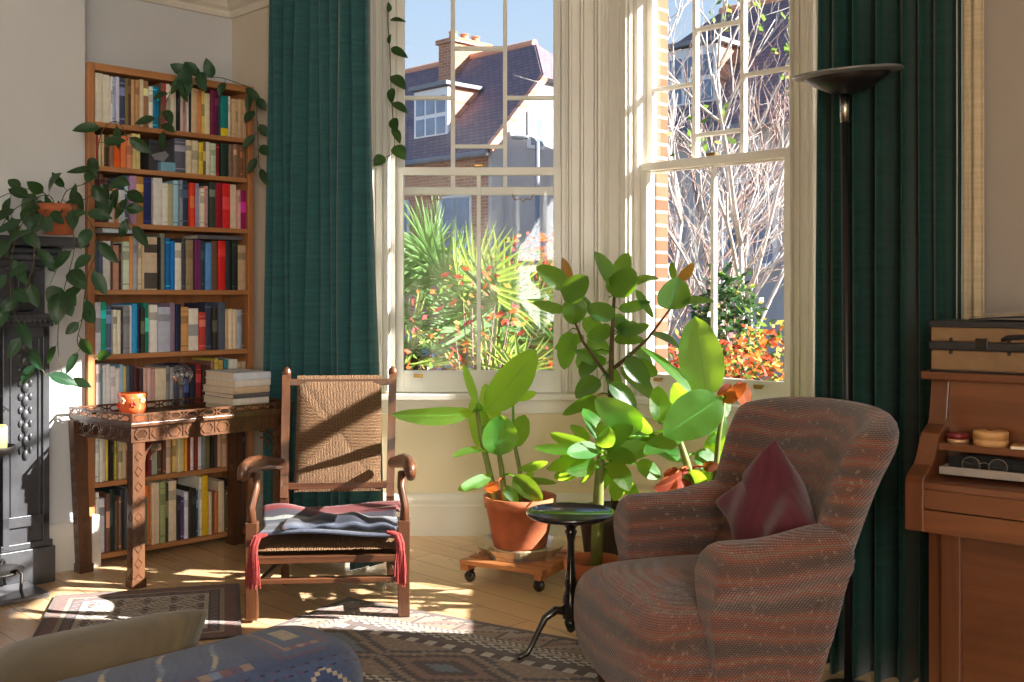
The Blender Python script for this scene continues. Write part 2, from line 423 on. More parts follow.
for z in SHELF:
    m = MB(); m.box((-BD/2+.004, BW/2, z-.0125), (BD-.016, BW-.073, .025)); m.build('shelf', OAK, bc, bevel=.002)

# books, row by row: crop x0, x1, top (picture rows of a crop), colour, optional band colour
PAGES = plain('book_pages', S(226, 214, 190), .9, var=.06, nscale=40)
_bk = {}
def bookmat(c):
    c = tuple(c)
    if c not in _bk: _bk[c] = plain('book_cloth_%d_%d_%d' % c, S(*c, 1.3), .6, var=.1, nscale=30, spec=.35)
    return _bk[c]
CN = [('white', (232, 230, 224)), ('cream', (214, 200, 168)), ('beige', (190, 162, 130)), ('grey', (130, 130, 134)), ('charcoal', (52, 50, 52)), ('black', (26, 24, 26)),
      ('red', (200, 40, 36)), ('crimson', (140, 25, 40)), ('maroon', (92, 32, 48)), ('orange', (235, 100, 40)), ('tan', (200, 145, 85)), ('brown', (110, 78, 54)), ('yellow', (216, 190, 70)),
      ('mustard', (190, 150, 40)), ('olive', (112, 104, 60)), ('dark green', (40, 64, 52)), ('emerald', (22, 150, 120)), ('teal', (24, 112, 120)), ('sage', (165, 172, 140)),
      ('blue', (24, 112, 182)), ('sky blue', (140, 185, 212)), ('navy', (36, 46, 92)), ('slate', (78, 92, 112)), ('lilac', (176, 138, 178)), ('lavender', (172, 174, 200)),
      ('purple', (110, 40, 92)), ('magenta', (150, 22, 92)), ('pink', (196, 140, 138)), ('salmon', (206, 128, 96)), ('mauve', (140, 118, 142))]
def cname(c): return min(CN, key=lambda k: sum((a-b)**2 for a, b in zip(k[1], c)))[0]
def book_mesh(w, h, d, c, band=None, seed=0, r=None):
    """spine towards +x, standing, base at z = 0"""
    m = MB(); r = r or random.Random(seed); t = .0022
    m.box((-d/2, 0, h/2-.0015), (d-.01, w-2*t, h-.009))           # page block
    for f in m.bm.faces: f.material_index = 1
    m.mi = 0
    m.box((-d/2, -w/2+t/2, h/2), (d, t, h)); m.box((-d/2, w/2-t/2, h/2), (d, t, h))
    n = 6; prof = [(.004*math.cos(-PI/2+PI*k/n), (w/2)*math.sin(-PI/2+PI*k/n)) for k in range(n+1)]
    m.prism([(x, y, 0) for x, y in prof]+[(-.003, w/2, 0), (-.003, -w/2, 0)], (0, 0, h))
    if band:
        m.mi = 2
        for z0, z1 in band:
            pr = [(.0008+.004*math.cos(-PI/2+PI*k/n), (w/2+.0003)*math.sin(-PI/2+PI*k/n)) for k in range(n+1)]
            m.prism([(x, y, z0*h) for x, y in pr]+[(-.0025, w/2, z0*h), (-.0025, -w/2, z0*h)], (0, 0, (z1-z0)*h))
    return m
ROWS = [
 (80, 50, 5.39, [(75, 88, 145, (196, 186, 170)), (88, 130, 95, (204, 198, 182)), (130, 172, 105, (208, 202, 186)), (172, 180, 140, (225, 225, 225)), (180, 200, 140, (196, 200, 216)), (200, 220, 142, (190, 196, 218)), (220, 250, 150, (62, 66, 92)),
   (250, 270, 150, (120, 110, 60)), (270, 290, 132, (84, 60, 46)), (290, 310, 155, (190, 152, 112)), (310, 330, 157, (184, 140, 98)), (330, 350, 155, (206, 190, 160)), (350, 378, 165, (150, 112, 82)), (378, 400, 195, (228, 222, 212)),
   (400, 420, 192, (20, 116, 160)), (420, 442, 196, (22, 128, 172)), (442, 455, 175, (120, 92, 70)), (455, 478, 150, (172, 62, 72)), (478, 500, 165, (226, 220, 206)), (500, 518, 192, (214, 204, 178)), (518, 535, 195, (204, 196, 180)), (535, 550, 180, (30, 30, 36)), (550, 566, 186, (196, 186, 176)),
   (566, 580, 195, (186, 130, 130)), (580, 592, 200, (212, 206, 206)), (592, 606, 205, (40, 40, 46)), (606, 640, 205, (206, 176, 138)), (640, 668, 210, (212, 136, 84)), (668, 684, 220, (214, 194, 96)), (684, 715, 230, (218, 206, 168)), (715, 740, 205, (112, 34, 72)), (740, 766, 215, (88, 28, 62)),
   (768, 808, 245, (22, 122, 122)), (808, 826, 246, (222, 222, 210)), (826, 846, 262, (196, 168, 132)), (846, 866, 264, (190, 160, 124)), (866, 886, 262, (194, 166, 130)), (886, 906, 266, (186, 156, 122))]),
 (80, 130, 5.39, [(84, 97, 20, (206, 180, 160)), (97, 110, 30, (170, 60, 50)), (110, 126, 25, (214, 200, 170)), (126, 141, 22, (190, 168, 120)), (141, 164, 25, (70, 52, 42)), (164, 189, 25, (140, 108, 84)), (189, 226, 25, (240, 92, 30)), (226, 258, 32, (236, 120, 66)), (258, 290, 30, (214, 142, 108)), (292, 318, 15, (216, 198, 132)), (318, 341, 20, (214, 200, 128)),
   (522, 580, 30, (92, 92, 104)), (583, 612, 52, (206, 194, 168)), (612, 646, 56, (198, 186, 158)), (648, 672, 66, (214, 184, 60)), (672, 692, 50, (112, 104, 58)), (694, 716, 60, (216, 206, 196)), (716, 744, 70, (182, 196, 168)), (744, 768, 75, (124, 36, 42)), (770, 812, 72, (30, 52, 44)), (814, 834, 75, (132, 106, 90)), (834, 852, 76, (140, 112, 92)), (852, 872, 76, (120, 84, 60)), (872, 890, 78, (134, 88, 58)), (890, 904, 80, (110, 80, 60))]),
 (80, 130, 5.39, [(84, 112, 230, (70, 34, 44)), (112, 138, 236, (88, 42, 48)), (138, 164, 260, (74, 44, 48)), (164, 190, 330, (206, 204, 220)), (190, 218, 290, (208, 150, 100)), (218, 254, 322, (202, 212, 228)), (255, 273, 228, (92, 112, 142)), (274, 311, 246, (178, 138, 180)), (312, 351, 238, (172, 122, 62)), (355, 401, 250, (34, 44, 96)), (403, 452, 252, (210, 206, 200)),
   (453, 487, 285, (226, 220, 204)), (487, 518, 288, (170, 164, 132)), (519, 548, 270, (150, 190, 208)), (549, 566, 268, (128, 138, 152)), (567, 600, 264, (44, 60, 82)), (601, 624, 284, (224, 66, 38)), (624, 637, 284, (206, 38, 34)), (637, 658, 286, (150, 146, 182)), (658, 681, 314, (222, 212, 190)), (681, 706, 300, (196, 144, 142)), (708, 738, 280, (56, 68, 58)), (738, 776, 280, (140, 24, 40)), (778, 820, 280, (206, 36, 38)), (821, 858, 292, (208, 192, 166)), (858, 874, 322, (204, 160, 150)), (874, 908, 325, (150, 22, 92))]),
 (80, 220, 5.39, [(84, 110, 110, (70, 80, 96)), (110, 138, 130, (84, 100, 124)), (138, 180, 112, (206, 204, 202)), (180, 190, 115, (120, 84, 60)), (190, 224, 136, (192, 142, 122)), (224, 237, 126, (60, 44, 46)), (237, 272, 116, (200, 212, 190)), (274, 297, 86, (212, 150, 96)), (297, 322, 86, (156, 176, 206)), (322, 340, 100, (212, 192, 160)), (340, 354, 100, (206, 184, 150)), (355, 431, 90, (204, 184, 160)), (432, 446, 92, (26, 26, 28)), (446, 474, 72, (124, 130, 116)),
   (476, 500, 96, (18, 104, 176)), (500, 525, 112, (24, 116, 190)), (526, 562, 122, (222, 216, 206)), (564, 586, 96, (66, 66, 70)), (586, 627, 106, (150, 130, 96)), (630, 650, 80, (106, 40, 92)), (650, 668, 90, (118, 46, 98)), (669, 690, 110, (30, 64, 72)), (690, 722, 122, (92, 142, 204)), (723, 757, 112, (104, 78, 60)), (760, 798, 112, (206, 36, 34)), (799, 828, 110, (52, 54, 58)), (829, 860, 112, (32, 38, 34)), (862, 906, 136, (184, 156, 126))]),
 (80, 290, 5.39, [(88, 118, 66, (206, 206, 216)), (118, 154, 64, (22, 160, 130)), (155, 184, 80, (78, 96, 122)), (185, 206, 106, (222, 216, 198)), (206, 226, 108, (226, 218, 196)), (226, 238, 100, (52, 50, 54)), (238, 274, 90, (132, 134, 140)), (276, 292, 82, (220, 220, 226)), (292, 322, 74, (44, 150, 206)), (322, 335, 76, (36, 46, 84)), (335, 359, 95, (52, 52, 42)), (359, 386, 70, (30, 130, 108)), (388, 430, 80, (228, 224, 216)), (430, 495, 92, (176, 182, 200)),
   (496, 525, 70, (140, 118, 142)), (525, 553, 76, (30, 40, 66)), (555, 600, 92, (206, 154, 96)), (602, 655, 100, (222, 216, 204)), (656, 690, 120, (188, 62, 54)), (691, 725, 70, (56, 62, 82)), (726, 752, 96, (48, 46, 38)), (754, 790, 66, (82, 92, 108)), (791, 808, 108, (202, 164, 120)), (808, 830, 102, (222, 206, 176)), (830, 851, 104, (216, 196, 162)), (852, 880, 106, (160, 168, 180)), (880, 902, 110, (112, 92, 80)), (902, 916, 80, (226, 150, 40))]),
 (80, 350, 5.12, [(86, 110, 74, (226, 214, 220)), (110, 128, 90, (96, 160, 168)), (128, 146, 80, (224, 224, 226)), (146, 166, 74, (214, 220, 228)), (166, 188, 84, (226, 226, 230)), (188, 210, 95, (220, 220, 226)), (212, 232, 76, (150, 186, 206)), (232, 250, 84, (210, 190, 110)), (250, 268, 80, (88, 100, 122)), (268, 290, 84, (52, 50, 58)), (290, 308, 90, (92, 44, 54)), (308, 330, 96, (66, 48, 48)), (330, 350, 92, (212, 170, 162)), (350, 370, 94, (216, 186, 172)), (370, 390, 96, (196, 150, 140)), (390, 452, 96, (216, 200, 172)),
   (454, 472, 84, (140, 138, 136)), (472, 492, 90, (150, 150, 152)), (492, 516, 80, (70, 76, 92)), (516, 540, 84, (92, 96, 108)), (542, 570, 74, (40, 48, 78)), (570, 600, 80, (38, 40, 50)), (602, 634, 74, (140, 44, 44)), (636, 658, 80, (70, 46, 42)), (658, 682, 84, (84, 60, 50)), (684, 704, 60, (150, 108, 90)), (705, 726, 46, (212, 190, 80)), (726, 748, 54, (196, 160, 84)), (750, 770, 50, (60, 130, 140)), (772, 812, 48, (222, 216, 206)), (814, 838, 66, (200, 176, 146)), (838, 862, 60, (190, 160, 130)), (862, 878, 66, (120, 84, 64))]),
 (80, 425, 6.02, [(104, 125, 66, (226, 222, 212)), (125, 148, 60, (228, 220, 202)), (148, 170, 64, (222, 212, 190)), (170, 188, 72, (216, 186, 80)), (190, 204, 80, (32, 30, 30)), (204, 216, 84, (46, 44, 38)), (216, 228, 86, (198, 180, 70)), (228, 241, 90, (150, 142, 70)), (241, 266, 84, (206, 186, 152)), (266, 292, 80, (214, 196, 166)), (292, 312, 78, (160, 108, 80)), (312, 332, 78, (112, 60, 50)), (332, 354, 78, (202, 176, 140)), (354, 376, 78, (216, 200, 170)), (376, 392, 78, (222, 206, 180)), (392, 414, 90, (140, 52, 46)), (414, 440, 92, (126, 44, 48)), (440, 484, 70, (178, 188, 168)),
   (486, 508, 70, (96, 70, 56)), (508, 527, 70, (112, 72, 58)), (527, 556, 66, (214, 190, 160)), (556, 575, 70, (184, 96, 50)), (575, 596, 60, (216, 196, 120)), (596, 616, 62, (222, 206, 160)), (616, 640, 60, (214, 196, 150)), (640, 655, 56, (228, 166, 50)), (655, 680, 58, (148, 40, 34)), (680, 700, 56, (224, 216, 206)), (700, 720, 56, (132, 44, 40)), (720, 740, 52, (216, 210, 206)), (740, 770, 54, (132, 136, 142)), (770, 802, 52, (112, 106, 62)), (802, 822, 50, (36, 32, 30)), (822, 842, 50, (78, 56, 42)), (842, 864, 46, (200, 164, 130)), (864, 888, 48, (190, 156, 124)), (888, 908, 46, (170, 120, 90)), (908, 932, 46, (90, 70, 70)), (932, 958, 46, (170, 166, 160)), (958, 984, 44, (132, 146, 168)), (984, 1012, 42, (52, 54, 66))]),
 (80, 465, 6.02, [(104, 126, 170, (216, 210, 202)), (126, 166, 208, (206, 212, 224)), (166, 190, 176, (110, 78, 66)), (190, 212, 150, (34, 52, 46)), (212, 226, 156, (28, 36, 34)), (226, 246, 220, (96, 80, 66)), (246, 260, 196, (130, 96, 70)), (260, 276, 150, (54, 60, 66)), (276, 292, 148, (66, 74, 84)), (292, 316, 150, (200, 190, 170)), (316, 340, 140, (90, 90, 96)), (340, 362, 140, (160, 120, 80)), (362, 378, 130, (210, 200, 186)), (378, 390, 120, (226, 220, 208)), (390, 420, 122, (116, 130, 104)), (420, 440, 126, (196, 110, 60)), (440, 464, 110, (216, 194, 164)), (464, 490, 112, (220, 200, 172)), (490, 522, 102, (150, 160, 110)), (522, 542, 112, (62, 60, 42)), (543, 592, 98, (214, 196, 166)),
   (594, 614, 190, (46, 44, 44)), (614, 638, 200, (88, 70, 120)), (638, 664, 166, (212, 208, 222)), (666, 688, 145, (52, 50, 40)), (688, 710, 146, (44, 42, 36)), (712, 730, 160, (60, 84, 108)), (730, 746, 76, (222, 214, 196)), (748, 784, 58, (214, 172, 32)), (785, 802, 162, (206, 186, 150)), (802, 826, 166, (130, 92, 62)), (826, 850, 166, (196, 118, 66)), (850, 886, 100, (214, 194, 160)), (886, 908, 150, (96, 84, 60)), (908, 934, 150, (70, 60, 52)), (934, 962, 150, (120, 100, 76)), (962, 984, 108, (46, 48, 52)), (984, 1004, 110, (92, 96, 104))]),
]
RNAME = ['top shelf', 'second shelf down', 'third shelf down', 'fourth shelf down', 'fifth shelf down', 'sixth shelf down', 'seventh shelf down', 'bottom shelf']
SP = [BP*0]
for ri, (cx, cy, sc, row) in enumerate(ROWS):
    z0 = SHELF[ri]+.0008; ceil = (BCH-.036 if ri == 0 else SHELF[ri-1]-.025)
    rb = random.Random(40+ri); last = .038
    for bi, (a, b, top, c) in enumerate(row):
        xa, xb = cx+a/sc, cx+b/sc; ya, yb = along(xa)-Q0, along(xb)-Q0
        ya = max(ya, last+.0004); yb = min(yb, BW-.0372)
        if yb-ya < .006: continue
        last = yb
        xm = (xa+xb)/2; Y = 7.40/(1-(xm-512)/F)
        h = EYE-(cy+top/sc-YH)/F*Y - z0
        h = max(.12, min(h, ceil-z0-.012))
        if ri == 3: h = min(h, .281) if xm < 142 else (min(h, .268) if xm > 198 else h)
        w = yb-ya-.0008; d = min(.24, .12+.45*h*rb.uniform(.8, 1.1)); band = None; bm_ = bookmat(c)
        lum = sum(c)/3
        if ri == 3 and 354 <= a <= 356: band, bc2 = [(.02, .32), (.70, .86)], (82, 74, 68)
        elif ri == 0 and a == 768: band, bc2 = [(.01, .2)], (226, 190, 30)
        elif ri == 4 and a == 602: band, bc2 = [(.35, .62)], (160, 158, 160)
        elif ri == 7 and a == 390: band, bc2 = [(.80, .98)], (240, 120, 40)
        elif rb.random() < .55:
            q = rb.random()
            band = [(.68, .84)] if q < .2 else ([(.06, .085), (.90, .925)] if q < .5 else ([(.10, .13), (.62, .80), (.88, .90)] if q < .75 else [(.42, .70)]))
            k = rb.uniform(.68, .88) if lum > 120 else rb.uniform(1.25, 1.9)
            bc2 = tuple(int(min(235, max(16, v*k+(14 if lum < 120 else 0)))) for v in c)
        else: bc2 = c
        if band and (band[0][1]-band[0][0]) < .3 and w > .012 and rb.random() < .0: pass
        size = 'thick' if w > .045 else ('slim' if w < .02 else ('tall' if h > .27 else 'small' if h < .19 else 'medium'))
        o = book_mesh(w, h, d, c, band, bi).build('book', [bm_, PAGES, bookmat(bc2)], None, rotz=ROOM)
        set_in = rb.uniform(.012, .035)
        o.location = uv(BP-set_in, Q0+(ya+yb)/2, z0)
        tag(o, '%s %s book upright on the %s, %s along from the left' % (size, cname(c), RNAME[ri], ORD[bi] if bi < len(ORD) else 'number %d' % (bi+1)), 'book', 'books on the %s' % RNAME[ri])
# books lying flat on top of the fourth row, the yellow one is upright elsewhere
def flat_book(name_lbl, y0, y1, z, d, c, setin):
    m = book_mesh(.022, y1-y0, d, c)
    for v in m.bm.verts: x, y, zz = v.co; v.co = Vector((x, zz, y+.011))
    o = m.build('book', [bookmat(c), PAGES], None, rotz=ROOM); o.location = uv(BP-setin, Q0+y0, z)
    tag(o, name_lbl, 'book', 'books lying flat on the fourth shelf')
flat_book('pale blue book lying flat across the left books of the fourth shelf', along(104)-Q0, along(140.5)-Q0, 1.652, .16, (196, 212, 226), .02)
flat_book('dark grey book lying flat across the right books of the fourth shelf', along(200)-Q0, along(244)-Q0, 1.639, .17, (92, 92, 98), .02)

# box file with a grey cover and a small pale blue box in the gap on the second shelf
g = thing('storage_box', 'dark grey cardboard box tucked between books on the second shelf', 'box', uv(BP-.05, Q0+(along(153)+along(176))/2-Q0, SHELF[1]+.001), ROOM)
DG = plain('grey_card', S(66, 66, 70), .7); DG2 = plain('grey_card_light', S(140, 140, 146), .7); LB = plain('blue_card', S(128, 180, 206), .6)
wb = along(175.5)-along(153.5)
m = MB(); m.box((-.09, 0, .07), (.18, wb, .14)); m.build('carton', DG, g, bevel=.003)
m = MB(); m.box((-.088, 0, .152), (.184, wb+.003, .022)); m.build('lid', DG, g, bevel=.002)
m = MB(); m.prism([(.0005, -.03, .06), (.0005, .02, .055), (.0005, .05, .09), (.0005, .03, .11), (.0005, -.01, .098), (.0005, -.05, .085)], (.0015, 0, 0)); m.build('printed_panel', DG2, g)
o = MB().box((-.02, 0, .024), (.04, .08, .048)).build('small_box', LB, None, bevel=.002, rotz=ROOM); o.location = uv(BP-.006, along(169), SHELF[1]+.001)
tag(o, 'small pale blue box in front of the dark grey box, second shelf', 'box')

# ------------------------------------------------------------------ carved side table
TBW = wood('table_carved_wood', S(74, 48, 34), S(114, 76, 50), 2, 5, .32, .2)
TB = thing('side_table', 'carved dark wood side table with fretwork gallery in front of bookcase', 'table', (-1.727, 4.96, 0), PI/4)
# local x along the front (v), local y to the back (-u)
TL, TD, TZ = .775, .48, .757
m = MB(); m.prism([(-.045, -.045, TZ-.018), (TL+.045, -.045, TZ-.018), (TL+.045, TD, TZ-.018), (-.11, TD+.0, TZ-.018)], (0, 0, .018)); m.build('tabletop', TBW, TB, bevel=.003)
def fret(m, a, b, z0, z1, t, out, motif=.1):        # pierced Chinese fretwork between a and b
    a, b = Vector(a), Vector(b); d = b-a; L = d.length; d.normalize(); n = max(1, round(L/motif)); s = L/n
    o = Vector(out)
    def pt(x, z): return a+d*x+Vector((0, 0, z))
    for z in (z0+t*.4, z1-t*.4): m.bar(pt(0, z), pt(L, z), t, t*.9, o)
    zc, hh = (z0+z1)/2, (z1-z0)/2
    for i in range(n):
        x0 = i*s; q = [(x0+s*.12, zc), (x0+s*.3, zc+hh*.62), (x0+s*.7, zc+hh*.62), (x0+s*.88, zc), (x0+s*.7, zc-hh*.62), (x0+s*.3, zc-hh*.62)]
        for k in range(6): m.bar(pt(*q[k]), pt(*q[(k+1) % 6]), t*.7, t*.7, o)
        m.bar(pt(x0-s*.1 if i else 0, zc), pt(x0+s*.12, zc), t*.7, t*.7, o); m.bar(pt(x0+s*.88, zc), pt(x0+s, zc), t*.7, t*.7, o)
        m.bar(pt(x0+s*.5, zc+hh*.62), pt(x0+s*.5, z1), t*.7, t*.7, o); m.bar(pt(x0+s*.5, zc-hh*.62), pt(x0+s*.5, z0), t*.7, t*.7, o)
        m.bar(pt(x0, z0), pt(x0, z1), t*.7, t*.7, o)
for a, b, out in (((-.04, -.04, 0), (TL+.04, -.04, 0), (0, -1, 0)), ((-.04, -.04, 0), (-.105, TD, 0), (-1, 0, 0)), ((TL+.04, -.04, 0), (TL+.04, TD, 0), (1, 0, 0)), ((-.105, TD-.004, 0), (TL+.04, TD-.004, 0), (0, 1, 0))):
    m = MB(); fret(m, a, b, TZ, TZ+.042, .008, out, .09); m.build('gallery', TBW, TB)
for a, b, out, pan in (((-.03, -.03, 0), (TL+.03, -.03, 0), (0, -1, 0), (TL/2, -.022, .705)), ((-.035, -.03, 0), (-.10, TD-.02, 0), (-1, 0, 0), (-.024, TD/2-.02, .705)), ((TL+.03, -.03, 0), (TL+.03, TD-.02, 0), (1, 0, 0), (TL+.022, TD/2-.02, .705)), ((-.03, TD-.02, 0), (TL+.03, TD-.02, 0), (0, 1, 0), (TL/2, TD-.03, .705))):
    m = MB()
    if abs(out[1]): m.box(pan, (TL+.05, .014, .068))
    else: m.box(pan, (.014, TD-.02, .068))
    fret(m, a, b, .668, .74, .009, out, .085); m.build('apron', TBW, TB)
def tleg(tx, ty, bx, by):
    m = MB(); m.bar((bx, by, 0), (tx, ty, TZ-.02), .058, .058, (0, 1, 0))
    for i in range(9):                      # blind fretwork carved on the leg's faces
        t0 = .06+i*.095; p = Vector((bx, by, 0)).lerp(Vector((tx, ty, TZ-.02)), t0)
        for ox, oy, dx, dy in ((0, -.0295, 1, 0), (-.0295, 0, 0, 1)):
            q = [Vector((dx*k*.018, dy*k*.018, zz)) for k, zz in ((-1, 0), (0, .022), (1, 0), (0, -.022))]
            for k in range(4): m.bar(p+Vector((ox, oy, 0))+q[k], p+Vector((ox, oy, 0))+q[(k+1) % 4], .005, .005, (ox*30, oy*30, .01))
    m.box((bx, by, .02), (.068, .068, .04))
    m.build('leg', TBW, TB)
for q in ((0, 0, 0, 0), (TL, 0, TL, 0), (-.085, TD-.035, -.05, TD-.035), (TL, TD-.035, TL, TD-.035)): tleg(*q)
for sx, x0 in ((1, .03), (-1, TL-.03)):      # pierced corner brackets
    m = MB()
    for k in range(5):
        a = PI/2*k/5; b = PI/2*(k+1)/5
        for r in (.075, .045): m.bar((x0+sx*(.09-r*math.cos(a)*1.1), 0, .575+r*math.sin(a)*1.1), (x0+sx*(.09-r*math.cos(b)*1.1), 0, .575+r*math.sin(b)*1.1), .009, .012, (0, 1, 0))
    m.bar((x0, 0, .6), (x0+sx*.07, 0, .67), .009, .012, (0, 1, 0)); m.build('bracket', TBW, TB)
def on_table(x, y): return Matrix.Rotation(PI/4, 3, 'Z') @ Vector((x, y, 0)) + Vector((-1.727, 4.96, TZ+.0008))

# orange mug with raised flowers
MUG = plain('orange_glaze', S(226, 104, 56), .25, var=.12, nscale=16, coat=.4)
mg = thing('mug', 'squat orange glazed mug with raised flowers on the carved table', 'mug', on_table(.160, .365), 1.9)
m = MB(); m.lathe([(.045, 0), (.062, .004), (.068, .03), (.066, .07), (.070, .098), (.066, .1), (.061, .096), (.060, .012), (.0, .01)], n=40); m.build('bowl', MUG, mg, True)
m = MB(); m.tube([(.066, 0, .08), (.098, 0, .078), (.108, 0, .055), (.096, 0, .028), (.067, 0, .024)], .008, 10); m.build('handle', MUG, mg, True)
YEL = plain('yellow_glaze', S(242, 214, 170), .3); RED = plain('red_glaze', S(196, 56, 36), .3)
for k, (an, z) in enumerate(((-3.9, .066), (-3.1, .048), (-2.4, .066), (-4.4, .04))):
    m = MB(); c = Vector((math.cos(an)*.068, math.sin(an)*.068, z)); tn = Vector((-math.sin(an), math.cos(an), 0)); nn = Vector((math.cos(an), math.sin(an), 0))
    for j in range(5):
        b = 2*PI*j/5; m.sup(c+tn*(.010*math.cos(b))+Vector((0, 0, .010*math.sin(b))), (.0065, .0065, .0065), 1, 10, 6)
    m.build('flower', RED if k % 2 else YEL, mg, True)

# glass bulb ornament on a stem
GL = glassmat('clear_glass', (.97, .98, .98, 1), .05, .75)
rd = thing('radiometer', 'clear glass bulb radiometer on a thin stem on the carved table', 'ornament', on_table(.355, .235))
m = MB(); m.lathe([(.0, 0), (.036, 0), (.038, .004), (.02, .012), (.008, .02), (.006, .05)], n=28); m.build('foot', GL, rd, True)
m = MB(); m.lathe([(.006, .05), (.011, .058), (.006, .066), (.005, .09), (.009, .098), (.006, .106), (.005, .128)], n=20); m.build('stem', GL, rd, True)
m = MB(); m.lathe([(.005, .128), (.02, .134), (.04, .15), (.052, .18), (.05, .20), (.036, .222), (.014, .236), (.006, .24)], n=32); m.build('bulb', GL, rd, True)
m = MB(); m.lathe([(.006, .24), (.012, .247), (.007, .255), (.004, .264), (.0, .27)], n=20); m.build('finial', GL, rd, True)
VB = plain('vane_silver', S(170, 170, 174), .3, .6); m = MB(); m.tube([(0, 0, .134), (0, 0, .2)], .0012, 6); m.build('spindle', VB, rd)
for k in range(4):
    m = MB(); a = k*PI/2+.5; d = Vector((math.cos(a), math.sin(a), 0)); n_ = Vector((-math.sin(a), math.cos(a), 0))
    c = d*.024+Vector((0, 0, .185)); m.prism([c+Vector((0, 0, .014)), c+d*.012, c-Vector((0, 0, .014)), c-d*.012], n_*.0012); m.bar((0, 0, .185), d*.014+Vector((0, 0, .185)), .0012, .0012); m.build('vane', VB, rd)

# pile of six books at the table's far end
zz = TZ+.0008; rb = random.Random(5)
for k, (c, nm, th) in enumerate(((( 176, 130, 96), 'tan', .026), ((214, 204, 190), 'white', .034), ((96, 92, 92), 'grey', .022), ((200, 172, 140), 'beige', .034), ((216, 206, 196), 'cream', .034), ((206, 212, 222), 'pale blue', .036))):
    L, D = .30-.012*rb.random(), .21-.02*rb.random()
    m = book_mesh(th, D, L, c); ox, oy = rb.uniform(-.008, .008), rb.uniform(-.006, .006)
    for v in m.bm.verts: x, y, z = v.co; v.co = Vector((z-D/2, -x-L/2, y+th/2))
    o = m.build('book', [bookmat(c), PAGES], None, rotz=PI/4+rb.uniform(-.05, .05)); p = on_table(.655+ox, .23+oy); o.location = (p.x, p.y, zz); zz += th+.0006
    tag(o, '%s book lying flat in the table pile, %s from the bottom' % (nm, ORD[k]), 'book', 'books piled on the carved table')

# pale card folder standing against the bookcase side
PW = plain('pale_card', S(214, 206, 200), .7)
fo = thing('card_folder', 'slim pale card folder standing on end between table leg and bookcase', 'folder', (-2.048, 5.322, 0), PI/4)
m = MB(); m.prism([(-.022, 0, 0.001), (.024, 0, .001), (.018, .0, .255), (-.02, .0, .265)], (0, .005, 0)); m.build('front_cover', PW, fo)
m = MB(); m.prism([(-.020, .006, 0.001), (.026, .006, .001), (.021, .006, .22), (-.018, .006, .225)], (0, .005, 0)); m.build('back_cover', PW, fo)

# ------------------------------------------------------------------ fireplace surround (local x = along the wall q, local y = into the room)
FPM = plain('cast_iron_grey', S(74, 75, 80), .38, .35, var=.22, nscale=9, bump=.15)
FPD = plain('cast_iron_dark', S(40, 42, 46), .45, .3, var=.3, nscale=14, bump=.2)
SLATE = plain('hearth_slate', S(104, 104, 110), .3, 0, var=.2, nscale=6, bump=.05)
fq = (-2.173+5.057)/R2                      # right edge of the pilaster along q
FP = thing('fireplace', 'grey cast iron fireplace surround with carved pilaster and high mantelshelf', 'fireplace', uv(PB+.003, fq), PI/4)
# local +x = v (towards the window), local +y = -u (into the wall); so the room side is -y
m = MB(); m.prism([(-1.5, 0, 1.53), (-1.5, -.17, 1.53), (.06, -.17, 1.53), (.06, 0, 1.53)], (0, 0, .03)); m.prism([(-1.52, 0, 1.565), (-1.52, -.24, 1.565), (.16, -.24, 1.565), (.16, 0, 1.565)], (0, 0, .045))
m.box((-.70, -.10, 1.515), (1.54, .20, .03)); m.build('mantelshelf', FPM, FP, bevel=.008)
m = MB(); m.box((-.70, -.055, 1.36), (1.40, .11, .31)); m.box((-.7, -.118, 1.49), (1.46, .02, .025)); m.box((-.7, -.118, 1.235), (1.42, .02, .02))
for i in range(22): m.sup((-1.36+i*.066, -.128, 1.465), (.02, .012, .014), 1, 8, 6)
m.build('frieze', FPM, FP, bevel=.003)
m = MB(); m.box((-.105, -.075, .70), (.21, .15, 1.08))      # pilaster shaft with sunk panel
for x in (-.195, -.015): m.box((x, -.155, .70), (.03, .02, 1.04))
for z in (.30, 1.17): m.box((-.105, -.155, z), (.21, .02, .05))
for x in (-.168, -.042): m.box((x, -.1525, .72), (.012, .01, .84))
m.build('pilaster', FPM, FP, bevel=.003)
m = MB()                                                     # drop of carved husks on the pilaster
for i in range(9):
    z = 1.10-i*.062; k = 1-.05*i
    m.sup((-.105, -.152, z), (.022*k, .012, .026), 1, 12, 8); m.sup((-.128, -.150, z+.02), (.014*k, .009, .018), 1, 10, 6); m.sup((-.082, -.150, z+.02), (.014*k, .009, .018), 1, 10, 6)
m.tube([(-.105, -.15, 1.13), (-.105, -.15, .58)], .006, 6); m.build('husk_drop', FPM, FP, True)
m = MB(); m.box((-.105, -.10, 1.235), (.25, .20, .035)); m.box((-.105, -.09, 1.205), (.235, .18, .02))
for i in range(9): m.sup((-.20+i*.024, -.195, 1.222), (.010, .012, .016), 1, 8, 6)
m.build('capital', FPM, FP, bevel=.003)
m = MB(); prof = [(-.10, 1.26), (-.165, 1.27), (-.185, 1.32), (-.155, 1.36), (-.15, 1.41), (-.185, 1.45), (-.19, 1.50), (-.10, 1.50)]
m.prism([(-.14, y, z) for y, z in prof], (.07, 0, 0)); m.build('corbel', FPM, FP, bevel=.006)
m = MB(); m.box((-.10, -.085, .085), (.25, .175, .17)); m.box((-.1, -.08, .185), (.235, .165, .03)); m.build('plinth', FPM, FP, bevel=.004)
m = MB(); m.box((-1.295, -.075, .62), (.21, .15, 1.24)); m.build('far_pilaster', FPM, FP, bevel=.003)
m = MB()                                                     # register grate
m.box((-.70, -.02, .62), (1.0, .03, 1.2))
for i in range(26): m.box((-.24-i*.036, -.042, .62), (.012, .02, 1.1))
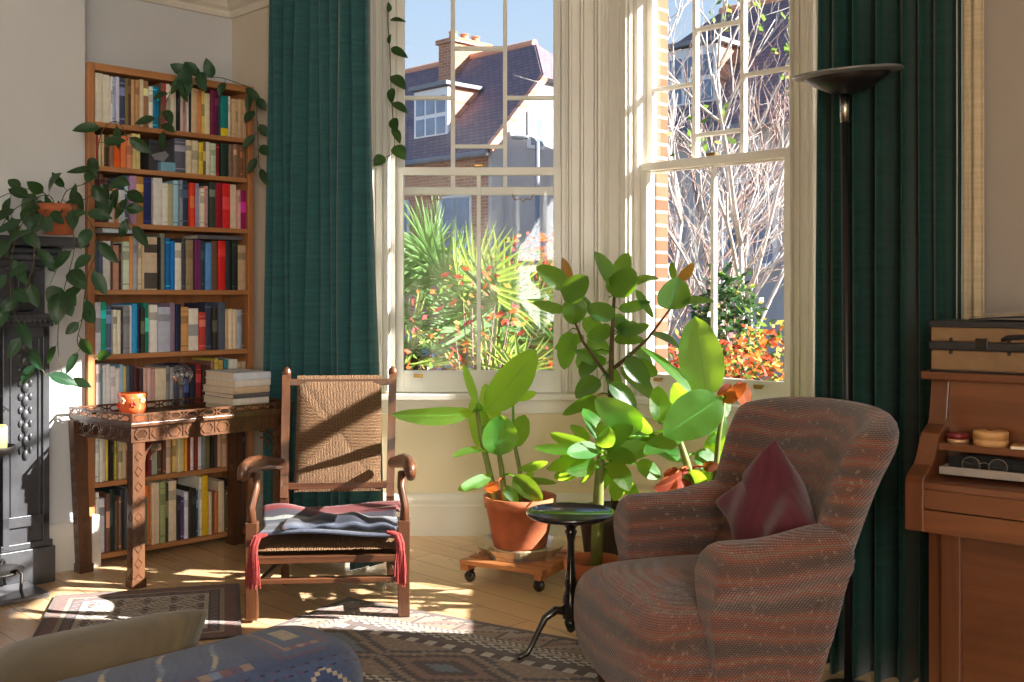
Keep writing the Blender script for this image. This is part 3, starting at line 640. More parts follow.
m.build('grate', FPD, FP, bevel=.002)
m = MB(); m.box((-.80, -.275, .012), (1.40, .29, .024)); m.build('hearth', SLATE, FP, bevel=.006)

# floor-standing iron candle holder with its candle
IR = plain('black_iron', S(48, 44, 42), .5, .6)
cs = thing('candle_stand', 'black iron candle stand on the hearth by the fireplace', 'candle stand', P(-6, 590, 4.72).xyz*Vector((1, 1, 0))+Vector((0, 0, .026)), 0)
m = MB(); m.lathe([(0, .60), (.03, .602), (.075, .625), (.092, .652), (.088, .655), (.07, .635), (.0, .615)], n=32); m.build('drip_dish', IR, cs, True)
m = MB(); m.tube([(0, 0, .10), (0, 0, .605)], .009, 10); m.lathe([(.009, .3), (.018, .31), (.009, .32)], n=16); m.build('stem', IR, cs, True)
m = MB(); m.lathe([(0, .105), (.03, .105), (.115, .10), (.125, .106), (.12, .112), (.03, .118), (0, .12)], n=32); m.build('foot_plate', IR, cs, True)
for k in range(3):
    a = -.35+k*2*PI/3; d = Vector((math.cos(a), math.sin(a), 0)); m = MB(); m.tube([d*.08+Vector((0, 0, .105)), d*.13+Vector((0, 0, .125)), d*.155+Vector((0, 0, .11)), d*.15+Vector((0, 0, .04)), d*.165+Vector((0, 0, .006))], .007, 8); m.build('leg', IR, cs, True)
WAX = plain('candle_wax', S(222, 196, 120), .5, var=.05)
cd = thing('candle', 'thick yellow pillar candle on the black iron stand', 'candle', Vector(cs.location)+Vector((.006, 0, .6365)), 0)
m = MB(); m.lathe([(0, 0), (.047, 0), (.048, .1), (.044, .108), (.03, .1), (0, .098)], n=28); m.build('wax', WAX, cd, True)
m = MB(); m.tube([(0, 0, .098), (.002, 0, .112)], .0018, 6); m.build('wick', IR, cd)
# ------------------------------------------------------------------ curtains
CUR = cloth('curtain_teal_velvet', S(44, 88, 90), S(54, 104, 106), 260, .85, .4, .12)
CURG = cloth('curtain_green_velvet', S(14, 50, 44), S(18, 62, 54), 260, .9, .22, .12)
LIN = cloth('curtain_lining', S(206, 186, 152), None, 240, .9, .1, .1)
def curtain(name, label, path, z0, z1, mat, folds, amp, seed, parent=None, thick=.006, lean=0.0, gather=.92, group=None, ripple=.16):
    """path: world points along the foot; the cloth hangs in irregular folds, drawn in a little towards the top"""
    r = random.Random(seed); pts = [Vector(p) for p in path]
    seg = [0]
    for a, b in zip(pts, pts[1:]): seg.append(seg[-1]+(b-a).length)
    Lt = seg[-1]
    def at(s):
        s = max(0, min(Lt, s))
        for i in range(len(seg)-1):
            if s <= seg[i+1] or i == len(seg)-2:
                t = (s-seg[i])/(seg[i+1]-seg[i]); d = (pts[i+1]-pts[i]).normalized(); return pts[i].lerp(pts[i+1], t), Vector((d.y, -d.x, 0))
    wid = [r.uniform(.6, 1.5) for _ in range(folds)]; tot = sum(wid); cum = [0]
    for w_ in wid: cum.append(cum[-1]+w_/tot)
    am = [amp*r.uniform(.55, 1.25) for _ in range(folds)]; sk = [r.uniform(-.35, .35) for _ in range(folds)]; dr = [r.uniform(-1, 1) for _ in range(folds+1)]
    base = pts[0]
    def fn(u, v):
        t = u; k = 0
        while k < folds-1 and t > cum[k+1]: k += 1
        f = (t-cum[k])/(cum[k+1]-cum[k])
        ph = f+sk[k]*f*(1-f)
        vv = v
        side = math.sin(ph*2*PI)+ripple*math.sin(ph*6*PI+k)
        a = am[k]*(.75+.35*(1-vv))*(1+.25*math.sin(vv*5+k*1.7))
        c = .5+(t-.5)*(gather+(1-gather)*(1-vv)) + .012*dr[k]*math.sin(vv*3.2+k)+.02*dr[k+1]*(1-vv)**2*.5
        p, n = at(c*Lt)
        p = p+n*(a*side)+Vector((lean*vv, 0, 0))
        return Vector((p.x, p.y, z0+(z1-z0)*vv+(.006*math.sin(t*40) if v == 0 else 0)))
    m = MB(); m.grid(fn, folds*12, 22)
    for v in m.bm.verts: v.co -= Vector((base.x, base.y, 0))
    o = m.build(name, mat, parent, True, solid=thick)
    if parent is None: o.location = (base.x, base.y, 0)
    if label: tag(o, label, 'curtain', group)
    return o
def ln(x, s): Y = s/(1+(x-512)/F); return ((x-512)/F*Y, Y, 0)
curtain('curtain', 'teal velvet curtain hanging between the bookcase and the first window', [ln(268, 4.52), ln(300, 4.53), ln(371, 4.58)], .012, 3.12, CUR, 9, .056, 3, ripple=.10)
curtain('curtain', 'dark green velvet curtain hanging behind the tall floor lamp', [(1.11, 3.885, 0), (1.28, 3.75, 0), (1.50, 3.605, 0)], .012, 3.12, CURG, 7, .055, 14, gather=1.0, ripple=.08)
curtain('curtain_lining', 'narrow cream curtain lining beside the dark green curtain above the suitcase', [(1.560, 3.735, 0), (1.585, 3.715, 0), (1.612, 3.69, 0)], .012, 3.12, LIN, 2, .010, 5)
CORD = plain('cord_white', S(170, 166, 156), .7)
for k, x in enumerate((956.5, 961.5)):
    m = MB(); a = P(x, 100, 3.60); m.tube([(a.x, a.y, .9), (a.x+.002, a.y, 1.8), (a.x, a.y, 3.1)], .0022, 6)
    tag(m.build('hanging_string', CORD, None, True), ('thin pale string hanging down the dark green curtain, the one nearer the lamp', 'thin pale string hanging down the dark green curtain, the one nearer the lining')[k], 'string', 'curtain strings')

# ------------------------------------------------------------------ rugs woven cell by cell
WO = [plain('wool_%d' % i, S(*c, 1.0), .95, var=.14, nscale=60, bump=.5, spec=.1, sheen=.2) for i, c in enumerate(
    [(150, 134, 118), (108, 72, 66), (66, 64, 76), (128, 98, 86), (80, 65, 62), (102, 112, 124), (136, 115, 96), (186, 176, 162), (92, 77, 72)])]
def rug(name, label, corner, e1, L1, L2, pat, n1, n2, h, fringe=None):
    e1 = Vector(e1+(0,)).normalized(); e2 = Vector((e1.y, -e1.x, 0)); rz = math.atan2(e1.y, e1.x)
    t = thing(name, label, 'rug', (corner[0], corner[1], 0), rz)
    m = MB(); r = random.Random(3)
    m.grid(lambda u, v: (u*L1, -v*L2, h+.0012*math.sin(u*23)*math.sin(v*17)), n1, n2, lambda i, j: pat(i, j, n1, n2))
    for a, b in (((0, 0), (L1, 0)), ((L1, 0), (L1, -L2)), ((L1, -L2), (0, -L2)), ((0, -L2), (0, 0))):
        v = [m.bm.verts.new(Vector((a[0], a[1], .0005))), m.bm.verts.new(Vector((b[0], b[1], .0005))), m.bm.verts.new(Vector((b[0], b[1], h))), m.bm.verts.new(Vector((a[0], a[1], h)))]
        f = m.face(v); f.material_index = 4
    m.build('pile', WO, t)
    return t
def pat_small(i, j, n, k):
    d = min(i, n-1-i, j, k-1-j); g = (i*7+j*13) % 5
    if d < 2: return 8
    if d < 7: return 1 if (i+j) % 4 else 3
    if d < 9: return 0
    if d < 14: return (1 if ((i//2+j//2) % 3) else 5) if d not in (9, 13) else 4
    if d < 16: return 7
    x, y = i % 12-6, j % 14-7
    q = abs(x)+abs(y)*.8
    if q < 2: return 1
    if 3 < q < 4.4: return 2
    if q > 6.5 and (i*3+j*5) % 4 == 0: return 3
    return 7 if (i*5+j*3) % 7 else 5
rug('prayer_rug', 'small cream and maroon bordered rug on the floorboards in front of the table', (-2.025, 4.79), (.75, .2), .79, .79, pat_small, 84, 84, .009)
def pat_big(i, j, n, k):
    d = min(i, j, n-1-i)
    if d < 2: return 8
    if d < 4: return 0 if (i+j) % 6 < 4 else 4
    if d < 11:
        a = (i if j < 11 or min(j, 99) == d else j) % 14; b = d-4
        t = abs((i+j) % 14-7)
        return 4 if t == b else (6 if t < b else (3 if (i+j) // 14 % 2 else 0))
    if d < 13: return 4 if (i+j) % 2 else 7
    if d < 15: return 0
    s = (j-15) % 34
    if s < 3: return 4 if (i//2+s) % 2 else 7
    if s < 6: return 8
    if s < 9: return 7 if (i//3) % 2 else 4
    x = abs((i % 40)-20); y = abs(s-21)
    q = x//2*2*.6+y
    if q < 3: return 5
    if q < 6: return 4
    if q < 9: return 3 if (i//40) % 2 else 5
    if q < 11: return 4
    if 13 < q < 15 : return 2 if (i+s) % 3 else 8
    return 6 if (i*3+j) % 11 else 0
e1 = Vector((.86, -.51)); rug('kilim_rug', 'large faded patterned kilim under the armchair and pedestal table', (-.72, 4.755), (.86, -.51), 2.15, 2.6, pat_big, 150, 180, .010)

# ------------------------------------------------------------------ low rush chair (built facing the camera: local y towards the window)
CHW = wood('rush_chair_wood', S(70, 42, 28), S(116, 72, 44), 2, 6, .35, .3)
CHY = wood('rush_chair_wood_cross', S(70, 42, 28), S(118, 74, 46), 0, 6, .35, .3)
def rush(name):
    t = NT(name); co = t.coords(); sp = t.N('ShaderNodeSeparateXYZ'); t.L(co, sp.inputs[0])
    ax = t.math('ABSOLUTE', sp.outputs['X']); ay = t.math('ABSOLUTE', sp.outputs['Y'])
    side = t.math('GREATER_THAN', ax, ay)
    w1 = t.N('ShaderNodeTexWave', bands_direction='X'); w2 = t.N('ShaderNodeTexWave', bands_direction='Y')
    for w_ in (w1, w2):
        w_.inputs['Scale'].default_value = 46; w_.inputs['Distortion'].default_value = 4.5; w_.inputs['Detail'].default_value = 3; w_.inputs['Detail Scale'].default_value = 3
        t.L(co, w_.inputs['Vector'])
    a = t.N('ShaderNodeMix', data_type='FLOAT'); t.L(side, a.inputs[0]); t.L(w1.outputs['Fac'], a.inputs[2]); t.L(w2.outputs['Fac'], a.inputs[3])
    n = t.noise(co, 70, 3)
    c = t.ramp(a.outputs[0], [(.1, S(80, 56, 40)), (.5, S(122, 92, 66)), (.95, S(154, 122, 92))])
    c = t.mix(t.math('MULTIPLY', n, .55), c, S(120, 86, 54))
    return t.done(t.bsdf(c, .7, 0, t.bump(a.outputs[0], .9, .006), .25))
RUSH = rush('woven_rush')
cz = .085
CH = thing('rush_chair', 'low wooden armchair with woven rush seat and back by the curtain', 'chair', (-.758, 4.459, .011), cz)
W2 = .31                                    # half the front width
def rp(x, y, z): return Vector((x, y, z))
for s in (-1, 1):                           # front leg rising to the arm, curved
    m = MB(); m.bar((s*W2, 0, 0), (s*W2, .0, .40), .05, .05, (0, 1, 0)); m.build('front_leg', CHW, CH, bevel=.004)
    m = MB(); pts = [(s*W2, 0, .38), (s*(W2+.004), -.002, .46), (s*(W2-.012), .02, .53), (s*(W2-.006), .05, .585)]
    m.tube(pts, [.026, .021, .020, .026], 10, .8); m.build('arm_support', CHW, CH, True)
    m = MB(); pts = [(s*(W2+.03), -.07, .585), (s*(W2+.028), -.045, .612), (s*(W2+.02), .03, .622), (s*(W2-.0), .2, .612), (s*.246, .48, .56)]
    m.tube(pts, [.018, .026, .026, .022, .016], 10, 1.5)
    m.build('arm', CHY, CH, True)
    m = MB(); top = rp(s*.248, .645, .95); mid = rp(s*.240, .50, .40); bot = rp(s*.240, .545, 0)
    m.bar(mid, top, .036, .042, (0, 1, 0)); m.bar(bot, mid, .036, .042, (0, 1, 0)); m.lathe([(.0, -.006), (.019, .0), (.021, .02), (.016, .036), (.0, .048)], top-Vector((0, 0, .004)), 12); m.build('back_post', CHW, CH, bevel=.003)
m = MB(); m.bar((-W2, 0, .245), (W2, 0, .245), .03, .055, (0, 1, 0)); m.build('seat_rail', CHY, CH, bevel=.003)
for s in (-1, 1):
    m = MB(); m.bar((s*W2, 0, .25), (s*.240, .51, .27), .03, .05); m.build('seat_rail', CHY, CH, bevel=.003)
m = MB(); m.bar((-.240, .51, .28), (.240, .51, .28), .03, .05); m.build('seat_rail', CHY, CH, bevel=.003)
m = MB(); m.bar((-W2, .0, .155), (W2, .0, .155), .022, .036, (0, 1, 0)); m.build('stretcher', CHY, CH, bevel=.003)
for s in (-1, 1):
    m = MB(); m.bar((s*W2, .0, .12), (s*.240, .535, .12), .02, .03); m.build('stretcher', CHY, CH, bevel=.003)
for t0 in (.945, .10):                      # back rails, showing either side of the rush
    a = rp(-.240, .50, .40).lerp(rp(-.248, .645, .95), t0); b = Vector((-a.x, a.y, a.z)); m = MB(); m.bar(a, b, .03, .04, (0, 1, 0)); m.build('back_rail', CHY, CH, bevel=.003)
def pad(name, c, M, hx, hy, th, parent, mat):  # a rush panel lying in its own x/y plane
    m = MB()
    def z(u, v):
        x, y = u*2-1, v*2-1
        rim = 1-max(abs(x), abs(y))**6
        dip = .35*(abs(abs(x)-abs(y)) < .07)*(1 if max(abs(x), abs(y)) < .97 else 0)
        return x, y, (.25+.75*rim-dip*.4)
    for sg in (1, -1):
        def fn(u, v, sg=sg):
            x, y, k = z(u, v); return Vector((x*hx, y*hy, sg*th*k*.5))
        m.grid(fn, 44, 44)
    o = m.build(name, mat, parent, True, weld=False); o.matrix_local = Matrix.Translation(c) @ M.to_4x4(); return o
d = (rp(0, .645, .95)-rp(0, .50, .40)).normalized(); X_ = Vector((1, 0, 0)); Mb = Matrix((X_, d, X_.cross(d))).transposed()
pad('backrest', rp(0, .50, .40).lerp(rp(0, .645, .95), .525)+Vector((0, -.006, 0)), Mb, .196, .270, .045, CH, RUSH)
pad('seat', rp(0, .255, .285), Matrix.Rotation(math.radians(3), 3, 'X'), .295, .265, .075, CH, RUSH)

# folded throw with tasselled ends lying on the rush seat
def throw_mat():
    t = NT('striped_throw'); co = t.coords(); sp = t.N('ShaderNodeSeparateXYZ'); t.L(co, sp.inputs[0])
    f = t.N('ShaderNodeMapRange'); f.inputs['From Min'].default_value = -.06; f.inputs['From Max'].default_value = .55
    yy = t.math('ADD', sp.outputs['Y'], t.math('MULTIPLY', t.noise(co, 7, 2), .05)); t.L(yy, f.inputs['Value'])
    NAVY, RD, PALE = S(48, 55, 70), S(112, 36, 38), S(160, 156, 148)
    c = t.ramp(f.outputs[0], [(.0, PALE), (.05, S(96, 70, 72)), (.09, S(96, 104, 122)), (.16, NAVY), (.26, S(84, 92, 106)), (.30, NAVY), (.40, S(150, 156, 152)), (.44, S(64, 60, 70)), (.50, RD), (.70, S(92, 40, 44)), (.74, RD)], 'CONSTANT')
    w = t.N('ShaderNodeTexWave', bands_direction='X'); w.inputs['Scale'].default_value = 90; t.L(co, w.inputs['Vector'])
    c = t.mix(t.math('MULTIPLY', t.noise(co, 90, 3), .5), c, S(40, 34, 40))
    return t.done(t.bsdf(c, .95, 0, t.bump(w.outputs['Fac'], .5, .003), .1, .3))
TH = throw_mat(); TAS = plain('tassel_red', S(150, 56, 54), .95, var=.25, nscale=80, bump=.5)
thr = thing('throw', 'red and navy woven throw with tassels folded over the rush seat', 'blanket', CH.location, cz)
def cloth_sheet(fn, nu, nv, th, name, mat, par):
    m = MB(); m.grid(fn, nu, nv); return m.build(name, mat, par, True, solid=th)
def thf(u, v):
    x = (u*2-1)*.285; y = -.02+v*.49
    z = .3375+.0+.022*math.sin(u*5.1+v*3)*.5+.035*max(0, math.sin((v-.28)*5.2))**2*(.6+.4*math.sin(u*7))
    z += .03*math.exp(-((v-.55)/.10)**2)*(.7+.3*math.sin(u*9+1))
    z += .02*(v > .8)*(v-.8)*5
    return Vector((x+.012*math.sin(v*9), y, z+.012))
m = MB(); m.grid(thf, 44, 44); o = m.build('blanket', TH, thr, True, solid=.016)
def thf2(u, v):
    x = -.19+u*.47; y = -.028+v*.16+.03*math.sin(u*3.1); k = math.sin(PI*u)
    return Vector((x, y, .372+.035*k*math.sin(PI*min(1, v*1.1))+.006*math.sin(u*23)))
m = MB(); m.grid(thf2, 40, 14); m.build('turned_fold', TH, thr, True, solid=.016)
r = random.Random(2)
for s in (-1, 1):
    for k in range(3):
        m = MB(); x0, y0 = s*(.272+.011*k), -.052-.004*(k % 2)
        base = Vector((x0, y0, .345))
        m.tube([base+Vector((-s*.03, .01, .012)), base+Vector((0, 0, .002)), base+Vector((s*.012, -.012, -.03)), base+Vector((s*.014, -.016, -.06))], .008, 8)
        for j in range(16):
            a = 2*PI*j/16; rr = .004+.011*r.random(); p = base+Vector((s*.014, -.016, -.055)); L = .10+.05*r.random()
            q = Vector((math.cos(a)*rr, math.sin(a)*rr, 0))
            m.tube([p+q*.35, p+q+Vector((0, 0, -L*.5)), p+q*1.25+Vector((0, 0, -L))], .0028, 5)
        m.build('tassel', TAS, thr)

# ------------------------------------------------------------------ foreground bench and olive cushion
KI = [plain('kilim_cloth_%d' % i, S(*c, 1.0), .95, var=.16, nscale=70, bump=.5, spec=.1, sheen=.25) for i, c in enumerate(
    [(52, 66, 98), (60, 74, 104), (104, 66, 76), (150, 138, 118), (76, 64, 88), (96, 110, 134), (128, 108, 96), (38, 44, 70)])]
SF = thing('sofa', 'low sofa covered in navy kilim cloth with stepped motifs', 'sofa', (-.44, 2.74, .0125), ROOM)
def kpat(a, b):
    y = b % 40-20; x = a % 48-24
    k = (a//48+b//40) % 3
    if abs(y) > 17: return (4, 1, 7)[(a//2+b) % 3] if abs(y) == 18 else 1
    st = abs(x)//2*2; q = st+abs(y)
    if k == 0:                               # stepped lozenge outlined in pale wool
        if 17 <= q <= 18: return 3
        if q < 5: return 2
        if 9 <= q <= 10: return 5
        return 0 if q < 17 else 1
    if k == 1:                               # hooked box
        m_ = max(st, abs(y))
        if m_ in (12, 13) and x+y > -20: return 4
        if m_ in (7, 8): return 2 if (a//3) % 2 else 6
        if m_ < 3: return 3
        return 1 if m_ < 12 else 0
    if -14 < y < -9: return (6, 4, 2, 5)[(a//4) % 4]
    if (x+y) % 20 in (0, 1) and abs(y) < 9: return 3 if (a//6) % 2 else 5
    return 1 if (a+b) % 9 else 0
# the arm runs back from its rounded front end (local y = 0) towards the camera side
m = MB(); nu, nv = 120, 140; AW, AL, AT = .175, .92, .505
for_rows = []
for j in range(nv+1):
    t = j/nv; y = -AL*t
    if t < .16:
        q = t/.16; k = math.sqrt(max(0, 1-(1-q)**2.4)); k = .12+.88*k
    else: k = 1
    row = []
    for i in range(nu+1):
        u = i/nu
        if u < .22: x, z = AW*(1-.10*(1-u/.22)), .10+(.30*u/.22)
        elif u > .78: x, z = -AW*(1-.10*((u-.78)/.22)), .40-(.30*(u-.78)/.22)
        else:
            a = (u-.22)/.56*PI; x, z = AW*math.copysign(abs(math.cos(a))**.7, math.cos(a)), .40+(AT-.40)*math.sin(a)**.75
        row.append(m.bm.verts.new(Vector((x*(.35+.65*k), y+.0, .10+(z-.10)*(.80+.20*k)))))
    for_rows.append(row)
for j in range(nv):
    for i in range(nu):
        f = m.face([for_rows[j][i], for_rows[j][i+1], for_rows[j+1][i+1], for_rows[j+1][i]])
        if f: f.material_index = kpat(j, i)
m.face(for_rows[0]); m.face(list(reversed(for_rows[-1])))
m.build('arm', KI, SF, True)
m = MB(); m.sup((-.97, -.95, .25), (.80, .42, .12), .25, 40, 16); m.build('seat_cushion', KI[0], SF, True)
m = MB(); m.box((-.97, -.95, .12), (1.6, .78, .10)); m.build('base', KI[0], SF, bevel=.02)
for x in (-1.6, .0):
    for y in (-.62, -1.28) if x < -1 else (-.10, -.82):
        m = MB(); m.lathe([(.018, 0), (.028, .03), (.022, .06), (.03, .11)], (x, y, .0), 16); m.build('foot', CHW, SF, True)
OLV = cloth('olive_linen', S(84, 70, 44), S(104, 88, 56), 400, .9, .3, .06)
def pillow(name, label, size, th, mat, M, cat='cushion', pinch=.12, sag=0.0, fold=None):
    m = MB(); n = 30
    for sg in (1, -1):
        def fn(u, v, sg=sg):
            x, y = u*2-1, v*2-1
            pz = max(0, (1-x**4)*(1-y**4))**.55
            inx = 1-pinch*(1-y*y)*abs(x)**2; iny = 1-pinch*(1-x*x)*abs(y)**2
            z = sg*th/2*pz
            q = Vector((x*size[0]/2*inx, y*size[1]/2*iny, z))
            if fold: q = fold(q, x, y, pz)
            return q
        m.grid(fn, n, n)
    o = m.build(name, mat, None, True, sub=1, weld=True); o.matrix_world = M; return tag(o, label, cat)
def frame(c, xdir, zdir):
    z = Vector(zdir).normalized(); x = Vector(xdir); x = (x-z*x.dot(z)).normalized(); y = z.cross(x)
    M = Matrix((x, y, z)).transposed().to_4x4(); M.translation = Vector(c); return M
pillow('cushion', 'olive linen cushion lying on the navy patterned sofa seat', (.56, .50), .15, OLV,
       frame((-1.02, 2.52, .405), (1, .02, .20), (-.17, -.36, .92)), pinch=.05)
# ------------------------------------------------------------------ tweed armchair (local +y is where the sitter looks, local x the sitter's right)
def tweed():
    t = NT('tweed_upholstery'); co = t.coords()
    st = t.N('ShaderNodeTexWave', bands_direction='Z', wave_profile='SIN'); st.inputs['Scale'].default_value = 2.6; st.inputs['Distortion'].default_value = 3.5; st.inputs['Detail'].default_value = 2; st.inputs['Detail Scale'].default_value = 1.2
    t.L(t.coords((1, .55, 1)), st.inputs['Vector'])
    n = t.noise(t.coords((2, 2, 16)), 1.4, 4, .6)
    f = t.math('ADD', t.math('MULTIPLY', st.outputs['Fac'], .55), t.math('MULTIPLY', n, .45))
    c = t.ramp(f, [(.20, S(96, 78, 72)), (.36, S(128, 92, 76)), (.46, S(164, 90, 64)), (.56, S(140, 116, 98)), (.66, S(160, 88, 64)), (.8, S(112, 84, 76))])
    wx = t.N('ShaderNodeTexWave', bands_direction='DIAGONAL'); wx.inputs['Scale'].default_value = 58; wx.inputs['Distortion'].default_value = .6; t.L(co, wx.inputs['Vector'])
    wz = t.N('ShaderNodeTexWave', bands_direction='Z'); wz.inputs['Scale'].default_value = 62; wz.inputs['Distortion'].default_value = .6; t.L(co, wz.inputs['Vector'])
    k = t.math('MULTIPLY', wx.outputs['Fac'], wz.outputs['Fac'])
    c = t.mix(t.ramp(k, [(.2, (.55,)*3+(1,)), (.6, (0, 0, 0, 1))]), c, S(52, 36, 34))
    c = t.mix(t.ramp(t.noise(co, 60, 2), [(.6, (0, 0, 0, 1)), (.75, (.5,)*3+(1,))]), c, S(178, 150, 124))
    return t.done(t.bsdf(c, .95, 0, t.bump(k, .7, .005), .15, .35))
TW = tweed(); DKW = wood('dark_turned_wood', S(44, 24, 16), S(84, 46, 28), 2, 6, .3, .3)
FA = math.radians(103)
AO = Vector((.675, 3.345, .011))
AC = thing('armchair', 'deep rust and grey tweed armchair with scrolled arms beside the piano', 'armchair', AO, FA)
m = MB(); m.sup((0, .15, .285), (.335, .265, .185), .40, 44, 28)
for v in m.bm.verts:                          # sprung front edge: bellied, rounding under
    k = max(0, min(1, (v.co.y-.12)/.25))
    v.co.y += .035*k*math.sin(max(0, min(1, (v.co.z-.08)/.40))*PI)*(1-(v.co.x/.42)**2)-.05*k*max(0, (.24-v.co.z)/.14); v.co.x *= 1+.14*k
    if v.co.z > .38: v.co.z += .020*(1-(v.co.x/.4)**2)-.02*k
m.build('seat', TW, AC, True, sub=1)
m = MB(); m.sup((0, .10, .225), (.385, .22, .105), .3, 40, 16); m.build('upholstered_base', TW, AC, True)
for s in (1, -1):                             # arms: rolled top over a sloping outer panel
    m = MB(); rr = []
    ys = [.240, .230, .19, .12, .04, -.04, -.12, -.20]
    for i, y in enumerate(ys):
        k = (.80, .95, 1.02, 1, 1, .99, .97, .92)[i]; lift = max(0, (.06-y))*.28; zt = .585+lift
        cxr, czr, R = .360, zt-.012, .093
        sec = [(.285, .13), (.28, .30), (.282, .46)]
        for a in range(200, -61, -20):
            sec.append((cxr+R*math.cos(math.radians(a)), czr+R*math.sin(math.radians(a))*.92))
        sec += [(.398, .46), (.405, .36), (.398, .22), (.38, .12)]
        cx0, cz0 = .342, .36
        rr.append([(s*(cx0+(x-cx0)*k), y-.10*max(0, (.50-z))*(1 if y > 0 else 0)+.36*max(0, .52-z)*max(0, min(1, (-y-.0)/.2)), cz0+(z-cz0)*(k if z > .3 else 1)) for x, z in sec])
    m.rings(rr); m.build('arm', TW, AC, True, sub=1)
m = MB(); rr = []; n = 22                      # tub back with rolled-over top, raked backwards
for i in range(n+1):
    ph = -1+2*i/n; an = ph*math.radians(72); A1 = math.radians(72)
    bx, by = .335*math.sin(an)/math.sin(A1), .015-.115*(math.cos(an)-math.cos(A1))/(1-math.cos(A1))
    nx, ny = math.sin(an*.75), -math.cos(an*.75)
    h = .985-.05*abs(ph)**3; k = 1-.35*max(0, (abs(ph)-.88)/.12)
    sec = [(.02, .16), (.0, .40), (-.010, .50), (.005, .62), (.022, .75), (.045, .87), (.062, h-.03), (.095, h+.008), (.145, h+.012), (.190, h-.015), (.205, h-.06), (.190, h-.11), (.165, .78), (.145, .62), (.130, .46), (.115, .30), (.09, .13)]
    row = []
    for o, z in sec:
        t = max(0, (z-.30)/.68); off = .09+(o-.09)*k
        row.append((bx+nx*off*.8, by+ny*off*.9-.20*t*(1-.18*ph*ph)+.30*max(0, .46-z), z))
    rr.append(row)
m.rings(rr); m.build('backrest', TW, AC, True, sub=1)
for x, y in ((.29, .31), (-.29, .31), (.27, -.03), (-.27, -.03)):
    m = MB(); m.lathe([(.014, 0), (.02, .02), (.024, .06), (.032, .10), (.03, .14)], (x, y, 0), 16); m.build('leg', DKW, AC, True)
BUR = cloth('burgundy_linen', S(78, 30, 40), S(100, 42, 52), 240, .92, .3, .3)
def frump(q, x, y, pz):
    q = q+Vector((0, 0, .012*math.sin(x*5+y*3)*pz)); q.z += .05*(x*x)*(1 if y < 0 else .4); return q
RZ = Matrix.Rotation(FA, 3, 'Z')
pillow('cushion', 'burgundy cushion propped on one corner in the tweed armchair', (.33, .33), .13, BUR,
       frame(AO+RZ @ Vector((-.07, -.10, .66)), RZ @ Vector((.80, -.1, .66)), RZ @ Vector((-.30, .92, .30))), pinch=.14, fold=frump)

# ------------------------------------------------------------------ black pedestal table
BLK = plain('black_lacquer', S(30, 27, 26), .16, var=.2, nscale=20, coat=.6)
PT = thing('pedestal_table', 'small round black pedestal table beside the armchair', 'table', (.217, 3.98, .011), 0)
m = MB(); m.lathe([(0, .508), (.10, .508), (.150, .514), (.163, .520), (.166, .530), (.162, .537), (.154, .536), (.150, .528), (0, .527)], n=56); m.build('tabletop', BLK, PT, True)
m = MB(); m.lathe([(.0, .13), (.03, .14), (.036, .17), (.030, .22), (.022, .25), (.026, .27), (.020, .29), (.014, .36), (.013, .42), (.019, .45), (.024, .462), (.016, .472), (.028, .485), (.05, .5), (.05, .508), (0, .508)], n=28); m.build('pedestal', BLK, PT, True)
m = MB(); m.lathe([(.0, .085), (.014, .095), (.024, .12), (.026, .135), (0, .14)], n=20); m.build('finial', BLK, PT, True)
for k in range(3):
    a = math.radians(196+120*k); d = Vector((math.cos(a), math.sin(a), 0)); m = MB()
    prof = [(.02, .17, .020), (.06, .175, .019), (.10, .15, .016), (.125, .105, .013), (.15, .055, .012), (.170, .025, .012), (.192, .018, .016), (.206, .015, .013)]
    m.tube([d*r_+Vector((0, 0, z)) for r_, z, _ in prof], [q for *_, q in prof], 10, .85); m.build('leg', BLK, PT, True)

# ------------------------------------------------------------------ uplighter
LB_ = plain('lamp_black', S(24, 22, 22), .4, .2); CHR = plain('lamp_steel', S(180, 176, 168), .25, 1.0)
LP = thing('floor_lamp', 'tall black uplighter floor lamp with a shallow dish against green curtain', 'lamp', (1.133, 3.64, 0), 0)
m = MB(); m.lathe([(0, 0), (.088, 0), (.092, .008), (.088, .02), (.03, .028), (.016, .04)], n=40); m.build('base', LB_, LP, True)
m = MB(); m.tube([(0, 0, .03), (-.004, 0, .9), (-.011, 0, 1.93)], [.0135, .0135, .0135], 14); m.build('pole', LB_, LP, True)
m = MB(); m.tube([(-.011, 0, 1.925), (-.0115, 0, 2.02)], .0165, 16); m.build('collar', CHR, LP, True)
T = Matrix.Rotation(math.radians(-4.5), 3, 'Y') @ Matrix.Rotation(math.radians(4), 3, 'X'); T_ = Vector((.0, 0, 2.02))
m = MB(); m.lathe([(.0, 0), (.05, .004), (.105, .032), (.145, .064), (.142, .068), (.10, .04), (.045, .012), (0, .01)], T_, 56, T); m.build('dish', LB_, LP, True)
m = MB(); m.lathe([(.142, .060), (.178, .066), (.181, .070), (.178, .074), (.142, .069)], T_, 56, T); m.build('rim', plain('lamp_rim_grey', S(120, 120, 118), .35, .2), LP, True)
m = MB(); m.lathe([(.0, .03), (.03, .03), (.034, .06), (.0, .075)], T_, 20, T); m.build('bulb', plain('bulb_white', S(230, 226, 216), .3), LP, True)
m = MB(); m.tube([(.014, -.012, .88), (.0155, -.02, .905)], .009, 10); m.build('dimmer_knob', CHR, LP, True)

